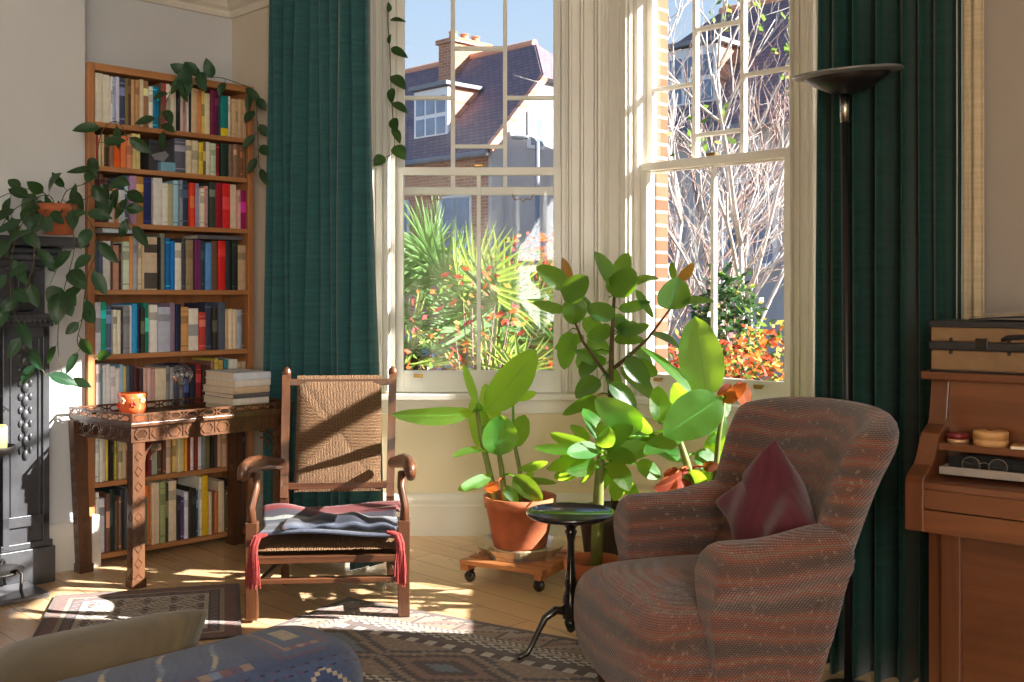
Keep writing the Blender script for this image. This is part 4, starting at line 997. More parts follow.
# ------------------------------------------------------------------ upright piano
PW1 = wood('piano_wood', S(92, 50, 27), S(130, 78, 45), 0, 2.5, .3, .35)
PW2 = wood('piano_wood_upright', S(86, 46, 25), S(124, 74, 42), 2, 2.5, .3, .35)
PI_ = thing('piano', 'upright walnut piano with scrolled cheek and closed keyboard lid', 'piano', (1.17, 3.13, 0), math.radians(-40))
PI_.location = (1.145, 3.15, 0)
PL, PD = 1.42, .50
prof = [(.0, .66), (.0, .80), (.008, .818), (.03, .828), (.07, .845), (.095, .87), (.115, .905), (.135, .93), (.165, .945), (.19, .952), (.20, .968), (.212, 1.02), (.225, 1.085), (PD, 1.085), (PD, 0.0), (.20, 0), (.20, .66)]
for x0 in (0, PL-.055):
    m = MB(); m.prism([(x0, y, z) for y, z in prof], (.055, 0, 0)); m.build('cheek', PW2, PI_, bevel=.004)
m = MB(); m.prism([(-.02, .185, 1.086), (PL+.02, .185, 1.086), (PL+.02, PD+.01, 1.086), (-.02, PD+.01, 1.086)], (0, 0, .026)); m.build('lid', PW1, PI_, bevel=.006)
m = MB(); m.box((PL/2, .235, .99), (PL-.09, .02, .20)); m.build('upper_panel', PW1, PI_, bevel=.003)
m = MB(); m.box((PL/2, .19, .893), (PL-.09, .11, .022)); m.build('music_ledge', PW1, PI_, bevel=.003)
m = MB(); m.box((PL/2, .225, .85), (PL-.092, .02, .08)); m.build('fallboard_back', DKW, PI_)
m = MB(); m.prism([(.047, .004, .784), (.047, .012, .802), (.047, .03, .806), (.047, .215, .816), (.047, .215, .79), (.047, .02, .782)], (PL-.094, 0, 0)); m.build('keyboard_lid', PW1, PI_, bevel=.002)
m = MB(); m.box((PL/2, .016, .755), (PL-.094, .02, .056)); m.build('lid_front', PW1, PI_, bevel=.002)
m = MB(); m.box((PL/2, .014, .692), (PL-.094, .022, .064)); m.build('key_slip', PW1, PI_, bevel=.002)
m = MB(); m.box((PL/2, .12, .672), (PL-.092, .20, .02)); m.build('key_bed', PW1, PI_)
for x in (.075, PL-.075):
    m = MB(); m.box((x, .185, .33), (.058, .03, .66)); m.build('lower_stile', PW2, PI_, bevel=.003)
m = MB(); m.box((PL/2, .20, .36), (PL-.20, .02, .58)); m.build('lower_panel', PW1, PI_, bevel=.003)
m = MB(); m.box((PL/2, .185, .045), (PL-.092, .04, .09)); m.build('plinth', PW1, PI_, bevel=.003)
RP = Matrix.Rotation(math.radians(-40), 3, 'Z')
def on_piano(x, y, z): return Vector((1.145, 3.15, 0))+RP @ Vector((x, y, z))
# suitcase
TAN = plain('fibre_tan', S(124, 94, 62), .55, var=.12, nscale=18, bump=.2); BAND = plain('case_black', S(34, 32, 34), .45, var=.2, nscale=20)
sc_ = thing('suitcase', 'old tan suitcase with black bands lying on top of the piano', 'suitcase', on_piano(.0, .31, 1.1125), math.radians(-40))
def cb(z0, z1, gx=0, mat=TAN, nm='shell'):
    m = MB(); m.box((.31, 0, (z0+z1)/2), (.60+gx, .24+gx, z1-z0)); m.build(nm, mat, sc_, bevel=.006 if nm == 'shell' else .003)
cb(.004, .066); cb(.091, .136); cb(0, .006, .008, BAND, 'bottom_edging'); cb(.066, .091, .008, BAND, 'middle_band'); cb(.134, .154, .008, BAND, 'top_edging')
STU = plain('rivet_dark', S(60, 54, 50), .3, .9)
for x in (.07, .235, .40, .56):
    for z in (.060, .098):
        m = MB(); m.sup((x, -.1215, z), (.006, .004, .006), 1, 10, 8); m.build('rivet', STU, sc_, True)
m = MB(); m.tube([(.22, -.122, .10), (.235, -.14, .108), (.31, -.146, .112), (.385, -.14, .108), (.40, -.122, .10)], .007, 8); m.build('handle', BAND, sc_, True)
m = MB(); m.box((.16, -.123, .088), (.035, .008, .03)); m.build('latch', STU, sc_, bevel=.002)
pp = thing('magazine', 'thin open magazine with curling pages lying on the suitcase', 'magazine', on_piano(.30, .31, 1.2675), math.radians(-40))
PG = plain('magazine_paper', S(150, 132, 104), .6, var=.3, nscale=30); CV = plain('magazine_cover', S(40, 42, 50), .4, var=.4, nscale=26)
m = MB(); m.grid(lambda u, v: ((u-.45)*.40, (v-.5)*.22, .004+.008*math.sin(u*PI)), 14, 2); m.build('cover', CV, pp, True, solid=.004)
m = MB(); m.grid(lambda u, v: ((u-.45)*.38, (v-.5)*.215, .012+.016*max(0, u-.35)+.009*math.sin(u*PI)), 14, 2); m.build('pages', PG, pp, True, solid=.004)
# little things on the ledge
RT = plain('red_tin', S(120, 40, 40), .3, .2); BX = plain('birch_box', S(196, 146, 92), .5)
tn = thing('tin', 'small flat round dark red tin on the piano ledge', 'tin', on_piano(.095, .175, .9045), 0)
m = MB(); m.lathe([(0, 0), (.03, 0), (.031, .012), (.0, .012)], n=28); m.build('base', plain('tin_pale', S(196, 150, 110), .35, .3), tn, True)
m = MB(); m.lathe([(0, .012), (.032, .012), (.0325, .026), (.029, .029), (0, .029)], n=28); m.build('lid', RT, tn, True)
bx = thing('round_box', 'round pale birch box with lid on the piano ledge', 'box', on_piano(.19, .17, .9045), 0)
m = MB(); m.lathe([(0, 0), (.047, 0), (.0475, .02), (0, .02)], n=32); m.build('base', BX, bx, True)
m = MB(); m.lathe([(0, .02), (.048, .02), (.0485, .041), (.046, .044), (0, .044)], n=32); m.build('lid', BX, bx, True)
m = MB(); m.lathe([(0, .044), (.012, .044), (.01, .047), (0, .047)], n=16); m.build('knob', CHW, bx, True)
nt_ = thing('notepad', 'small cream paper pad beside the round box on the piano ledge', 'notepad', on_piano(.30, .17, .9045), math.radians(-30))
m = MB(); m.box((0, 0, .004), (.10, .07, .008)); m.build('sheets', PAGES, nt_); m = MB(); m.box((-.035, 0, .0086), (.03, .07, .001)); m.build('binding', BX, nt_)
ca = thing('spectacle_case', 'open grey spectacle case with dark lining on the keyboard lid', 'case', on_piano(.187, .125, .8195), math.radians(-38))
GC = plain('case_grey', S(150, 138, 130), .5); DL = plain('case_lining', S(24, 24, 26), .9)
m = MB(); m.box((.0, -.035, .012), (.235, .012, .024)); m.box((0, 0, .003), (.235, .08, .006)); m.box((-.114, 0, .011), (.008, .08, .022)); m.box((.114, 0, .011), (.008, .08, .022)); m.build('tray', GC, ca, bevel=.003)
m = MB(); m.grid(lambda u, v: ((u-.5)*.23, .034+.006*v, .008+v*(.034+.012*math.sin(PI*u))), 14, 3); m.build('lid', DL, ca, True, solid=.006)
gl = thing('spectacles', 'round wire spectacles resting in the open grey case', 'spectacles', Vector(ca.location)+Vector((0, 0, .0085)), math.radians(-38))
WR = plain('wire_grey', S(150, 150, 150), .25, 1.0)
for s in (-1, 1):
    m = MB(); c = Vector((s*.037, -.004, .022)); ring = [c+Vector((.025*math.cos(2*PI*k/24), .004*math.sin(2*PI*k/24), .022*math.sin(2*PI*k/24))) for k in range(25)]
    m.tube(ring, .0014, 6); m.build('rim', WR, gl)
    m = MB(); m.lathe([(0, -.0005), (.024, 0), (0, .0005)], c, 24, Matrix.Rotation(PI/2-.18, 3, 'X')); m.build('lens', glassmat('lens_glass', (.9, .92, .92, 1), .02, .1), gl)
    m = MB(); m.tube([c+Vector((s*.025, 0, .004)), c+Vector((s*.03, .006, .006)), c+Vector((-s*.02, .020, -.005))], .0012, 6); m.build('temple', WR, gl)
m = MB(); m.tube([(-.012, -.004, .028), (0, -.004, .032), (.012, -.004, .028)], .0012, 6); m.build('bridge', WR, gl)
# ------------------------------------------------------------------ house plants
TERRA = plain('terracotta', S(178, 98, 62), .8, var=.18, nscale=14, bump=.2); SOIL = plain('soil', S(62, 44, 32), 1.0, var=.4, nscale=60, bump=.8)
GREYPOT = plain('grey_plastic_pot', S(74, 70, 66), .5)
RUB = leafmat('rubber_leaf', S(44, 82, 48), S(170, 220, 50), .46, .28)
RUBY = leafmat('rubber_young_leaf', S(150, 110, 40), S(226, 170, 60), .45, .3)
BAN = leafmat('banana_leaf', S(56, 116, 44), S(196, 240, 60), .55, .4)
DRY = leafmat('dry_leaf', S(150, 74, 30), S(226, 120, 50), .35, .8)
STEMB = plain('banana_stem', S(112, 118, 56), .6, var=.25, nscale=12); STEMW = plain('woody_stem', S(86, 66, 44), .8, var=.3, nscale=30, bump=.4)
CX, CY, CS = 390, 240, 2.435               # crop in which the leaves were read off
def cp(x, y, Y): return P(CX+x/CS, CY+y/CS, Y)
def potted(name, label, base, r0, r1, h, mat, rim=.02):
    t = thing(name, label, 'plant', base)
    m = MB(); m.lathe([(0, .002), (r0, 0), (r0*1.02, .01), (r1*.96, h-.05), (r1, h-.05), (r1*1.03, h), (r1*.95, h), (r1*.90, h-.03), (r0*.9, .03), (0, .03)], n=40); m.build('pot', mat, t, True)
    m = MB(); m.lathe([(0, h-.045), (r1*.5, h-.04), (r1*.90, h-.05)], n=28); m.build('soil', SOIL, t, True)
    return t
def leaves(t, lst, Y0, mat, rnd, arc=.10, cup=.2, shape=1.0, wav=0., spread=.12, tilt=48, petiole=.004, stem=None, yoff=None):
    o = t.location
    for L in lst:
        x0, y0, x1, y1, w = L[:5]; mt = L[5] if len(L) > 5 else mat; dy = L[6] if len(L) > 6 else rnd.uniform(-spread, spread)
        dz = L[7] if len(L) > 7 else rnd.uniform(-spread, spread)*.7
        a, b = cp(x0, y0, Y0+dy), cp(x1, y1, Y0+dy+dz)
        wd = w/CS*Y0/F; d = (b-a).normalized()
        if mat is RUB: wd *= 1.12
        n = Matrix.Rotation(math.radians(rnd.uniform(-tilt, tilt)), 3, d) @ Vector((0, -1, .25))
        m = MB(); m.leaf(a-o, b-o, wd*1.12, n, arc*rnd.uniform(-.4, 1.2), cup*rnd.uniform(.3, 1.2), 11, shape, wav, True)
        if stem is not None:
            s = stem(a)
            m.mi = 0; mid = s.lerp(a, .6)+Vector((0, 0, .01)); m.tube([s-o, mid-o, a-o], [petiole, petiole*.8, petiole*.6], 6)
        m.build('leaf', mt, t, True)
def near_line(pts):
    def f(a):
        best, bp = 9, pts[0]
        for p, q in zip(pts, pts[1:]):
            d = q-p
            if d.length < 1e-6: continue
            k = max(0, min(1, (a-p).dot(d)/d.length_squared)); c = p+d*k
            if (c-a).length < best: best, bp = (c-a).length, c
        return bp
    return f
# rubber plant in a grey pot
YR = 5.12
rb = random.Random(11)
tb = cp(548, 640, YR); rbase = Vector((tb.x, YR, 0))
rp_ = potted('rubber_plant', 'tall branching rubber plant in a grey pot between the two windows', rbase, .13, .175, .33, GREYPOT)
trunk = [Vector((rbase.x, YR, .29)), cp(542, 520, YR), cp(537, 390, YR), cp(540, 250, YR), cp(546, 135, YR)]
brl = [cp(532, 335, YR), cp(500, 290, YR-.03), cp(468, 245, YR-.05), cp(440, 172, YR-.06)]
brr = [cp(545, 312, YR), cp(585, 280, YR-.05), cp(628, 240, YR-.09), cp(682, 168, YR-.12)]
for nm, pts, r in (('trunk', trunk, [.017, .016, .014, .011, .007]), ('branch', brl, [.009, .008, .007, .005]), ('branch', brr, [.010, .009, .007, .005])):
    m = MB(); m.tube([p-rbase for p in pts], r, 10); m.build(nm, STEMW, rp_, True)
RL = [(545, 115, 497, 28, 50), (556, 112, 580, 30, 44, RUB, .08), (548, 140, 590, 68, 72, RUB, -.08), (588, 112, 656, 95, 28), (548, 185, 478, 162, 40, RUB, -.1), (600, 122, 642, 192, 22), (556, 168, 636, 150, 24), (432, 116, 356, 64, 44, RUB, -.05), (425, 120, 420, 42, 36, RUBY, .05),
      (424, 146, 482, 88, 58, RUB, -.1), (448, 140, 446, 206, 50, RUB, -.08), (462, 138, 505, 200, 34), (425, 172, 348, 152, 22), (436, 222, 424, 316, 42, RUB, 0), (470, 232, 400, 265, 26), (680, 170, 700, 90, 74, RUB, -.14), (700, 152, 790, 150, 22, RUB, -.12), (692, 96, 686, 52, 16, RUB, -.1), (702, 98, 738, 54, 28, RUBY, -.1),
      (545, 242, 620, 246, 26), (568, 232, 632, 206, 28), (574, 288, 632, 350, 46, RUB, -.1), (534, 348, 600, 412, 40, RUB, -.12), (512, 340, 452, 385, 58, RUB, -.02), (502, 380, 420, 426, 26, RUB, -.12), (528, 300, 450, 268, 28), (500, 298, 466, 336, 44, RUB, .05), (636, 228, 706, 266, 28), (562, 310, 642, 388, 42, RUB, .03),
      (540, 215, 478, 235, 34, RUB, .05), (552, 225, 606, 205, 30, RUB, .08), (534, 310, 560, 380, 36, RUB, .1), (545, 190, 600, 235, 30, RUB, .08), (500, 270, 455, 310, 42, RUB, .08), (600, 290, 650, 330, 40, RUB, .1), (535, 400, 470, 420, 44, RUB, .08), (545, 400, 610, 440, 44, RUB, .08), (480, 240, 535, 275, 34, RUB, .1), (590, 270, 640, 300, 34, RUB, .1), (548, 180, 580, 225, 28, RUB, .1), (470, 190, 520, 250, 40, RUB, .1)]
leaves(rp_, RL, YR, RUB, rb, stem=near_line(trunk+list(reversed(brl))+[brl[0]]+brr), shape=.9, spread=.06)
# banana plant on its trolley
def banana(name, label, base, pot, Y, stems, LL, seed, mat=TERRA, **kw):
    t = potted(name, label, base, *pot, mat); o = t.location; pl = []
    for st in stems:
        pts = [cp(x, y, Y+d) for x, y, d, r in st]
        m = MB(); m.tube([p-o for p in pts], [r for *_, r in st], 12); m.build('stem', STEMB, t, True); pl.append(near_line(pts))
    leaves(t, LL, Y, BAN, random.Random(seed), stem=lambda a: min((f(a) for f in pl), key=lambda q: (q-a).length), wav=.02, petiole=.007, **kw); return t
YA = 5.12
ba = P(520, 548, YA); ba = Vector((ba.x, YA, .155))
banana('banana_plant', 'banana plant in a terracotta pot on the slatted wooden trolley', ba, (.125, .168, .235), YA,
       [[(258, 690, 0, .018), (250, 600, 0, .016), (222, 480, 0, .013), (212, 415, 0, .010)], [(285, 690, -.03, .016), (272, 560, -.03, .013), (262, 500, -.02, .01)], [(318, 680, .02, .014), (316, 560, .02, .011), (300, 480, .02, .008)]],
       [(200, 420, 2, 424, 42, BAN, 0, -.25), (212, 400, 178, 300, 20, BAN, 0, .05), (232, 415, 356, 268, 84, BAN, -.02, .1), (238, 520, 200, 385, 54, BAN, .02, .05), (266, 525, 268, 425, 78, BAN, -.06, -.02), (300, 505, 328, 425, 54, BAN, .04, .05), (236, 515, 150, 530, 28, BAN, -.03, -.15), (248, 572, 165, 610, 28, BAN, -.05, -.2),
        (300, 575, 372, 635, 42, BAN, -.08, -.1), (318, 560, 385, 540, 22), (326, 585, 406, 592, 16), (262, 590, 234, 612, 26, DRY), (300, 385, 356, 372, 22), (255, 450, 232, 350, 46, BAN, .1, .1), (310, 590, 350, 560, 24), (275, 600, 312, 640, 26)], 21)
SAU = glassmat('clear_plastic', (.93, .92, .89, 1), .10, .5)
sau = thing('plant_saucer', 'clear plastic saucer under the terracotta banana pot', 'saucer', (ba.x, YA, .112))
m = MB(); m.lathe([(0, .004), (.17, .004), (.215, .052), (.222, .058), (.217, .058), (.168, .0), (0, 0)], n=48); m.build('dish', SAU, sau, True)
m = MB(); m.lathe([(0, .006), (.13, .006), (.13, .041), (0, .041)], n=40); m.build('pot_riser', plain('saucer_beige', S(206, 190, 160), .6), sau)
TRW = wood('trolley_wood', S(176, 108, 62), S(206, 138, 86), 0, 4, .5)
tr = thing('plant_trolley', 'square slatted wooden plant trolley on black castors', 'trolley', (ba.x+.005, YA-.01, 0), math.radians(-28))
for k in range(5):
    m = MB(); m.box((0, -.18+k*.09, .098), (.43, .06, .022)); m.build('slat', TRW, tr, bevel=.003)
for x in (-.19, .19):
    m = MB(); m.box((x, 0, .074), (.04, .42, .026)); m.build('bearer', TRW, tr, bevel=.003)
for x in (-.18, .18):
    for y in (-.17, .17):
        m = MB(); m.lathe([(0, -.011), (.024, -.011), (.027, -.007), (.027, .007), (.024, .011), (0, .011)], (x, y, .0285), 20, Matrix.Rotation(PI/2, 3, 'X'))
        c = m.build('castor', BLK, tr, True)
        m = MB(); m.box((x, y, .058), (.03, .03, .008)); m.box((x, y-.015, .044), (.02, .004, .03)); m.box((x, y+.015, .044), (.02, .004, .03)); m.build('bracket', IR, c)
# banana in the nearer terracotta pot
YC = 4.66
bc_ = P(591, 585, YC); bc_ = Vector((bc_.x+.01, YC, .002))
banana('banana_plant', 'bushy banana plant in the terracotta pot behind the pedestal table', bc_, (.095, .125, .20), YC,
       [[(500, 830, 0, .026), (505, 720, 0, .026), (508, 620, 0, .024), (512, 540, 0, .018), (516, 490, 0, .010)]],
       [(505, 520, 380, 556, 46, BAN, -.05, -.2), (505, 515, 388, 470, 38), (520, 510, 592, 452, 54, BAN, -.08, 0), (525, 525, 645, 505, 46), (500, 520, 348, 505, 30, BAN, -.05, -.2), (630, 478, 498, 388, 70, BAN, .08, .05), (535, 540, 584, 612, 46, BAN, -.1, -.1), (500, 545, 428, 562, 38, BAN, -.1, -.12), (565, 560, 606, 632, 38, BAN, .05, .05), (498, 560, 462, 592, 20), (525, 505, 556, 415, 52, BAN, .1, .1), (520, 500, 470, 410, 46, BAN, .1, .08),
        (510, 505, 430, 520, 40, BAN, -.12, -.15), (530, 515, 600, 540, 40, BAN, -.1, -.1), (515, 505, 535, 455, 40, BAN, -.14, -.05), (560, 500, 640, 455, 52, BAN, .1, .08), (600, 545, 660, 575, 44, BAN, .08, .05), (545, 470, 590, 415, 60, BAN, .12, .1), (470, 540, 400, 580, 40, BAN, .06, .05), (560, 570, 545, 635, 40, BAN, .05, .1), (480, 500, 440, 450, 40, BAN, .1, .05), (530, 560, 500, 620, 30, BAN, .02, .05), (505, 500, 410, 540, 34, BAN, .05, .1)], 31)
# banana behind the armchair, some of its leaves dried brown
YD = 4.62
bd_ = P(696, 520, YD); bd_ = Vector((bd_.x, YD, .002))
banana('banana_plant', 'banana plant with one tall upright leaf and dried brown leaves behind the armchair', bd_, (.12, .165, .28), YD,
       [[(745, 800, 0, .022), (748, 640, 0, .020), (722, 540, 0, .016), (700, 470, 0, .010)], [(775, 800, .04, .018), (790, 600, .04, .014), (800, 480, .02, .011), (815, 390, 0, .008)]],
       [(772, 385, 742, 186, 100, BAN, .06, .06), (735, 375, 610, 260, 34, BAN, .05, .1), (806, 385, 666, 478, 98, BAN, -.10, -.05), (655, 445, 652, 356, 48, BAN, .05, .05), (705, 478, 618, 520, 50, BAN, -.08, -.1), (742, 520, 792, 560, 62, BAN, .05, 0), (780, 500, 812, 420, 40, BAN, .06, .05), (730, 560, 762, 625, 54, BAN, -.02, 0), (700, 470, 762, 440, 50, BAN, .1, .1), (720, 470, 690, 390, 46, BAN, .12, .1), (640, 470, 590, 420, 30, BAN, .1, .1), (760, 560, 820, 590, 40, BAN, .08, .05), (790, 470, 800, 540, 60, BAN, .1, .1), (700, 540, 640, 500, 50, BAN, .1, .1), (740, 420, 690, 350, 60, BAN, .14, .1), (770, 430, 830, 400, 44, BAN, .12, .1), (720, 600, 770, 640, 50, BAN, .05, .05), (650, 500, 600, 470, 40, BAN, .12, .1),
        (812, 395, 868, 348, 30, DRY, -.02, -.05), (852, 345, 868, 408, 40, DRY, -.04, -.02), (712, 570, 640, 604, 44, DRY, -.1, -.08), (690, 575, 660, 632, 40, DRY, -.12, -.05), (705, 580, 716, 640, 46, DRY, -.08, 0), (760, 552, 800, 548, 26, DRY, 0, 0), (668, 580, 700, 555, 34, DRY, -.06, 0), (800, 385, 830, 350, 22, DRY, 0, 0)], 41)

# ------------------------------------------------------------------ trailing plants
VL = leafmat('trailing_leaf', S(38, 72, 46), S(110, 160, 60), .25, .3); VLO = leafmat('trailing_leaf_old', S(150, 96, 60), S(200, 130, 70), .3, .5); VST = plain('vine_stem', S(92, 84, 58), .8)
def vine(t, pts, Ys, n, ln_, wd, seed, droop=.7, r=.0022, gap=True, extra=()):
    """stem through picture points, leaves along it alternately"""
    rr = random.Random(seed); o = t.location
    W = [P(x, y, Y)-o for (x, y), Y in zip(pts, Ys)]
    fine = []
    for i in range(len(W)-1):
        p0, p1, p2, p3 = W[max(0, i-1)], W[i], W[i+1], W[min(len(W)-1, i+2)]
        for k in range(6):
            q = k/6; fine.append(.5*((2*p1)+(-p0+p2)*q+(2*p0-5*p1+4*p2-p3)*q*q+(-p0+3*p1-3*p2+p3)*q**3))
    fine.append(W[-1])
    m = MB(); m.tube(fine, r, 5)
    m.mi = 1
    for k in range(n):
        f = (k+.6)/n*(len(fine)-1); i = min(len(fine)-2, int(f)); p = fine[i].lerp(fine[i+1], f-i); d = (fine[i+1]-fine[i]).normalized()
        sd = d.cross(Vector((0, -1, 0))); sd = sd.normalized() if sd.length > .1 else Vector((1, 0, 0))
        dirn = (d*.35+sd*(1 if k % 2 else -1)*rr.uniform(.5, 1)+Vector((0, rr.uniform(-.5, .25), -droop*rr.uniform(.4, 1.2)))).normalized()
        L = ln_*rr.uniform(.72, 1.15); a = p+dirn*.02
        m.tube([p, a], .0014, 4)
        m.leaf(a, a+dirn*L, wd*rr.uniform(.85, 1.2), Vector((rr.uniform(-.5, .5), -1, rr.uniform(.0, .7))), rr.uniform(-.05, .18), .22, 6, .95)
    for x0, y0, x1, y1, w_, Y in extra:
        a, b = P(x0, y0, Y)-o, P(x1, y1, Y-.03)-o; m.leaf(a, b, w_*Y/F, Vector((rr.uniform(-.4, .4), -1, .4)), .1, .2, 7, .9)
    return m.build('vine', [VST, VL], t, True)
YM = 4.86
tp0 = P(58, 238, YM)
tv = thing('trailing_plant', 'trailing leafy plant in a terracotta pot on the mantelshelf', 'plant', (tp0.x, tp0.y, 1.613))
m = MB(); m.lathe([(0, .0), (.062, 0), (.085, .10), (.09, .10), (.093, .135), (.083, .135), (.07, .05), (0, .05)], n=32); m.build('pot', TERRA, tv, True)
m = MB(); m.lathe([(0, .12), (.08, .118)], n=20); m.build('soil', SOIL, tv)
vine(tv, [(58, 215), (50, 196), (30, 200), (8, 216), (-10, 250)], [YM, YM, YM-.06, YM-.1, YM-.12], 12, .11, .055, 1)
vine(tv, [(58, 215), (66, 192), (84, 184), (100, 178), (118, 184), (130, 196)], [YM, YM, YM-.04, 4.86, 4.9, 4.95], 12, .10, .05, 2)
vine(tv, [(60, 215), (74, 205), (92, 225), (96, 250), (88, 275), (84, 300)], [YM, YM-.06, YM-.1, YM-.1, YM-.1, YM-.1], 9, .11, .052, 3)
vine(tv, [(52, 214), (34, 210), (18, 232), (10, 270), (14, 310), (28, 345), (46, 376)], [YM, YM-.1, YM-.22, YM-.24, YM-.24, YM-.24, YM-.24], 15, .13, .05, 4)
vine(tv, [(56, 215), (46, 210), (36, 235), (32, 270), (20, 300)], [YM, YM-.1, YM-.25, YM-.26, YM-.26], 8, .12, .05, 5)
vine(tv, [(60, 215), (70, 222), (74, 250), (64, 290), (58, 330), (60, 365), (70, 388)], [YM, YM-.14, YM-.18, YM-.16, YM-.15, YM-.12, YM-.1], 5, .10, .05, 6, extra=((62, 262, 50, 285, 0, 4.7), (70, 270, 86, 290, 18, 4.7), (62, 288, 48, 304, 20, 4.7), (60, 292, 56, 325, 20, 4.68), (66, 290, 76, 306, 19, 4.7)))
vine(tv, [(84, 300), (82, 320), (78, 345), (98, 360)], [YM-.1, YM-.1, YM-.06, YM-.0], 5, .10, .045, 7)
vine(tv, [(60, 215), (90, 196), (108, 186), (118, 205), (128, 215), (131, 224)], [YM, 4.85, 4.88, 4.9, 4.95, 4.95], 7, .11, .045, 8)
vine(tv, [(100, 180), (98, 150), (104, 128), (118, 122), (128, 140)], [4.86, 4.9, 5.0, 5.05, 5.1], 5, .11, .05, 9)
vine(tv, [(58, 214), (40, 190), (10, 193), (-14, 206)], [YM, YM, YM, YM], 7, .12, .055, 10)
bp0 = P(196, 82, 5.60)
tq = thing('trailing_plant', 'thin green creeper spread over the top of the pine bookcase', 'plant', (bp0.x, bp0.y, 2.49))
vine(tq, [(240, 84), (222, 78), (205, 77), (190, 74), (178, 70)], [5.8, 5.72, 5.62, 5.5, 5.45], 3, .11, .055, 12, extra=((186, 74, 170, 64, 12, 5.5), (196, 74, 184, 62, 12, 5.5), (212, 78, 206, 58, 12, 5.6), (200, 72, 206, 92, 13, 5.48), (182, 76, 188, 96, 16, 5.45), (192, 74, 176, 82, 14, 5.45)))
vine(tq, [(182, 76), (172, 90), (162, 112), (158, 122), (166, 128)], [5.45, 5.38, 5.33, 5.33, 5.36], 6, .10, .045, 13)
vine(tq, [(240, 84), (254, 92), (257, 120), (258, 145), (259, 168)], [5.86, 5.86, 5.82, 5.80, 5.80], 9, .11, .05, 14, droop=1.0)
hy = P(392, 165, 5.93)
hv = thing('climbing_plant', 'single climbing stem with waxy leaves up the first window frame', 'plant', (hy.x, hy.y, 0.0))
vine(hv, [(366, 564), (367, 400), (367, 230), (370, 166), (384, 158), (394, 150), (393, 120), (391, 90), (390, 55), (388, 22), (389, 4)], [5.78, 5.78, 5.78, 5.79, 5.84, 5.88, 5.90, 5.90, 5.90, 5.90, 5.90], 0, .1, .05, 15,
     extra=((390, 20, 406, 22, 6, 5.88), (391, 48, 408, 58, 9, 5.88), (391, 76, 406, 90, 13, 5.88), (392, 88, 392, 104, 9, 5.88), (392, 103, 408, 114, 10, 5.88), (393, 118, 397, 132, 11, 5.88), (393, 128, 400, 144, 9, 5.88), (394, 146, 405, 160, 15, 5.87), (384, 156, 374, 166, 12, 5.83), (389, 12, 388, 2, 6, 5.88), (389, 44, 391, 34, 5, 5.88)))
# ------------------------------------------------------------------ the street outside
GZ = -.75
TILE = None
def tilemat():
    t = NT('roof_tiles'); co = t.coords(kind='UV')
    br = t.N('ShaderNodeTexBrick', offset=.5); br.inputs['Scale'].default_value = 1.0
    br.inputs['Brick Width'].default_value = .20; br.inputs['Row Height'].default_value = .13; br.inputs['Mortar Size'].default_value = .012; br.inputs['Bias'].default_value = -.2
    br.inputs['Color1'].default_value = S(140, 118, 122); br.inputs['Color2'].default_value = S(112, 100, 112); br.inputs['Mortar'].default_value = S(84, 76, 84)
    t.L(co, br.inputs['Vector'])
    c = t.mix(t.math('MULTIPLY', t.noise(t.coords(), 5, 4), .35), br.outputs['Color'], S(96, 92, 104))
    return t.done(t.bsdf(c, .8, 0, t.bump(br.outputs['Fac'], -.6, .03), .2))
def hung():
    t = NT('hung_tiles'); co = t.coords()
    w = t.N('ShaderNodeTexWave', bands_direction='Z', wave_profile='SAW'); w.inputs['Scale'].default_value = .9; t.L(co, w.inputs['Vector'])
    c = t.ramp(w.outputs['Fac'], [(.0, S(150, 96, 80)), (.25, S(214, 150, 122)), (1, S(226, 166, 138))])
    return t.done(t.bsdf(c, .85, 0, None, .2))
ROOF = tilemat(); HUNG = hung()
REND = plain('white_render', S(188, 186, 184), .9, var=.04, nscale=3); STOCK = brick('stock_brick', S(176, 112, 88), S(196, 146, 112), S(190, 176, 160))
WHITEW = plain('white_joinery', S(232, 234, 236), .5, var=.02); OGL = plain('outside_pane', S(120, 140, 164), .08, 0, var=.25, nscale=2); LEAD = plain('lead_grey', S(120, 126, 134), .6); POTM = plain('chimney_pot', S(190, 130, 96), .8)
PIPE = plain('drainpipe_grey', S(120, 124, 134), .5)
def uvquad(m, pts, uvs=None):
    vs = [m.bm.verts.new(Vector(p)) for p in pts]; f = m.face(vs)
    lay = m.bm.loops.layers.uv.verify(); n = f.normal if f.normal.length > 0 else None
    o = Vector(pts[0]); ex = (Vector(pts[1])-o).normalized(); nn = ex.cross(Vector(pts[-1])-o).normalized(); ey = nn.cross(ex)
    for l in f.loops: d = l.vert.co-o; l[lay].uv = (d.dot(ex), d.dot(ey))
def sash_window(par, x, z, w, h, y, face='y', bay=0):
    """white sash window set in the wall plane; child of the house"""
    def B(c, d): return (c, d) if face == 'y' else ((c[1], c[0], c[2]), (d[1], d[0], d[2]))
    m = MB()
    for cx in (x-w/2, x+w/2, x): m.box(*B((cx, y-.03, z), (.09 if cx != x else .05, .10, h+.09)))
    for cz in (z-h/2, z, z+h/2): m.box(*B((x, y-.03, cz), (w+.09, .10, .09 if cz != z else .06)))
    wn = m.build('window', WHITEW, par)
    m = MB(); m.box(*B((x, y+.005, z), (w, .03, h))); m.build('pane', OGL, wn)
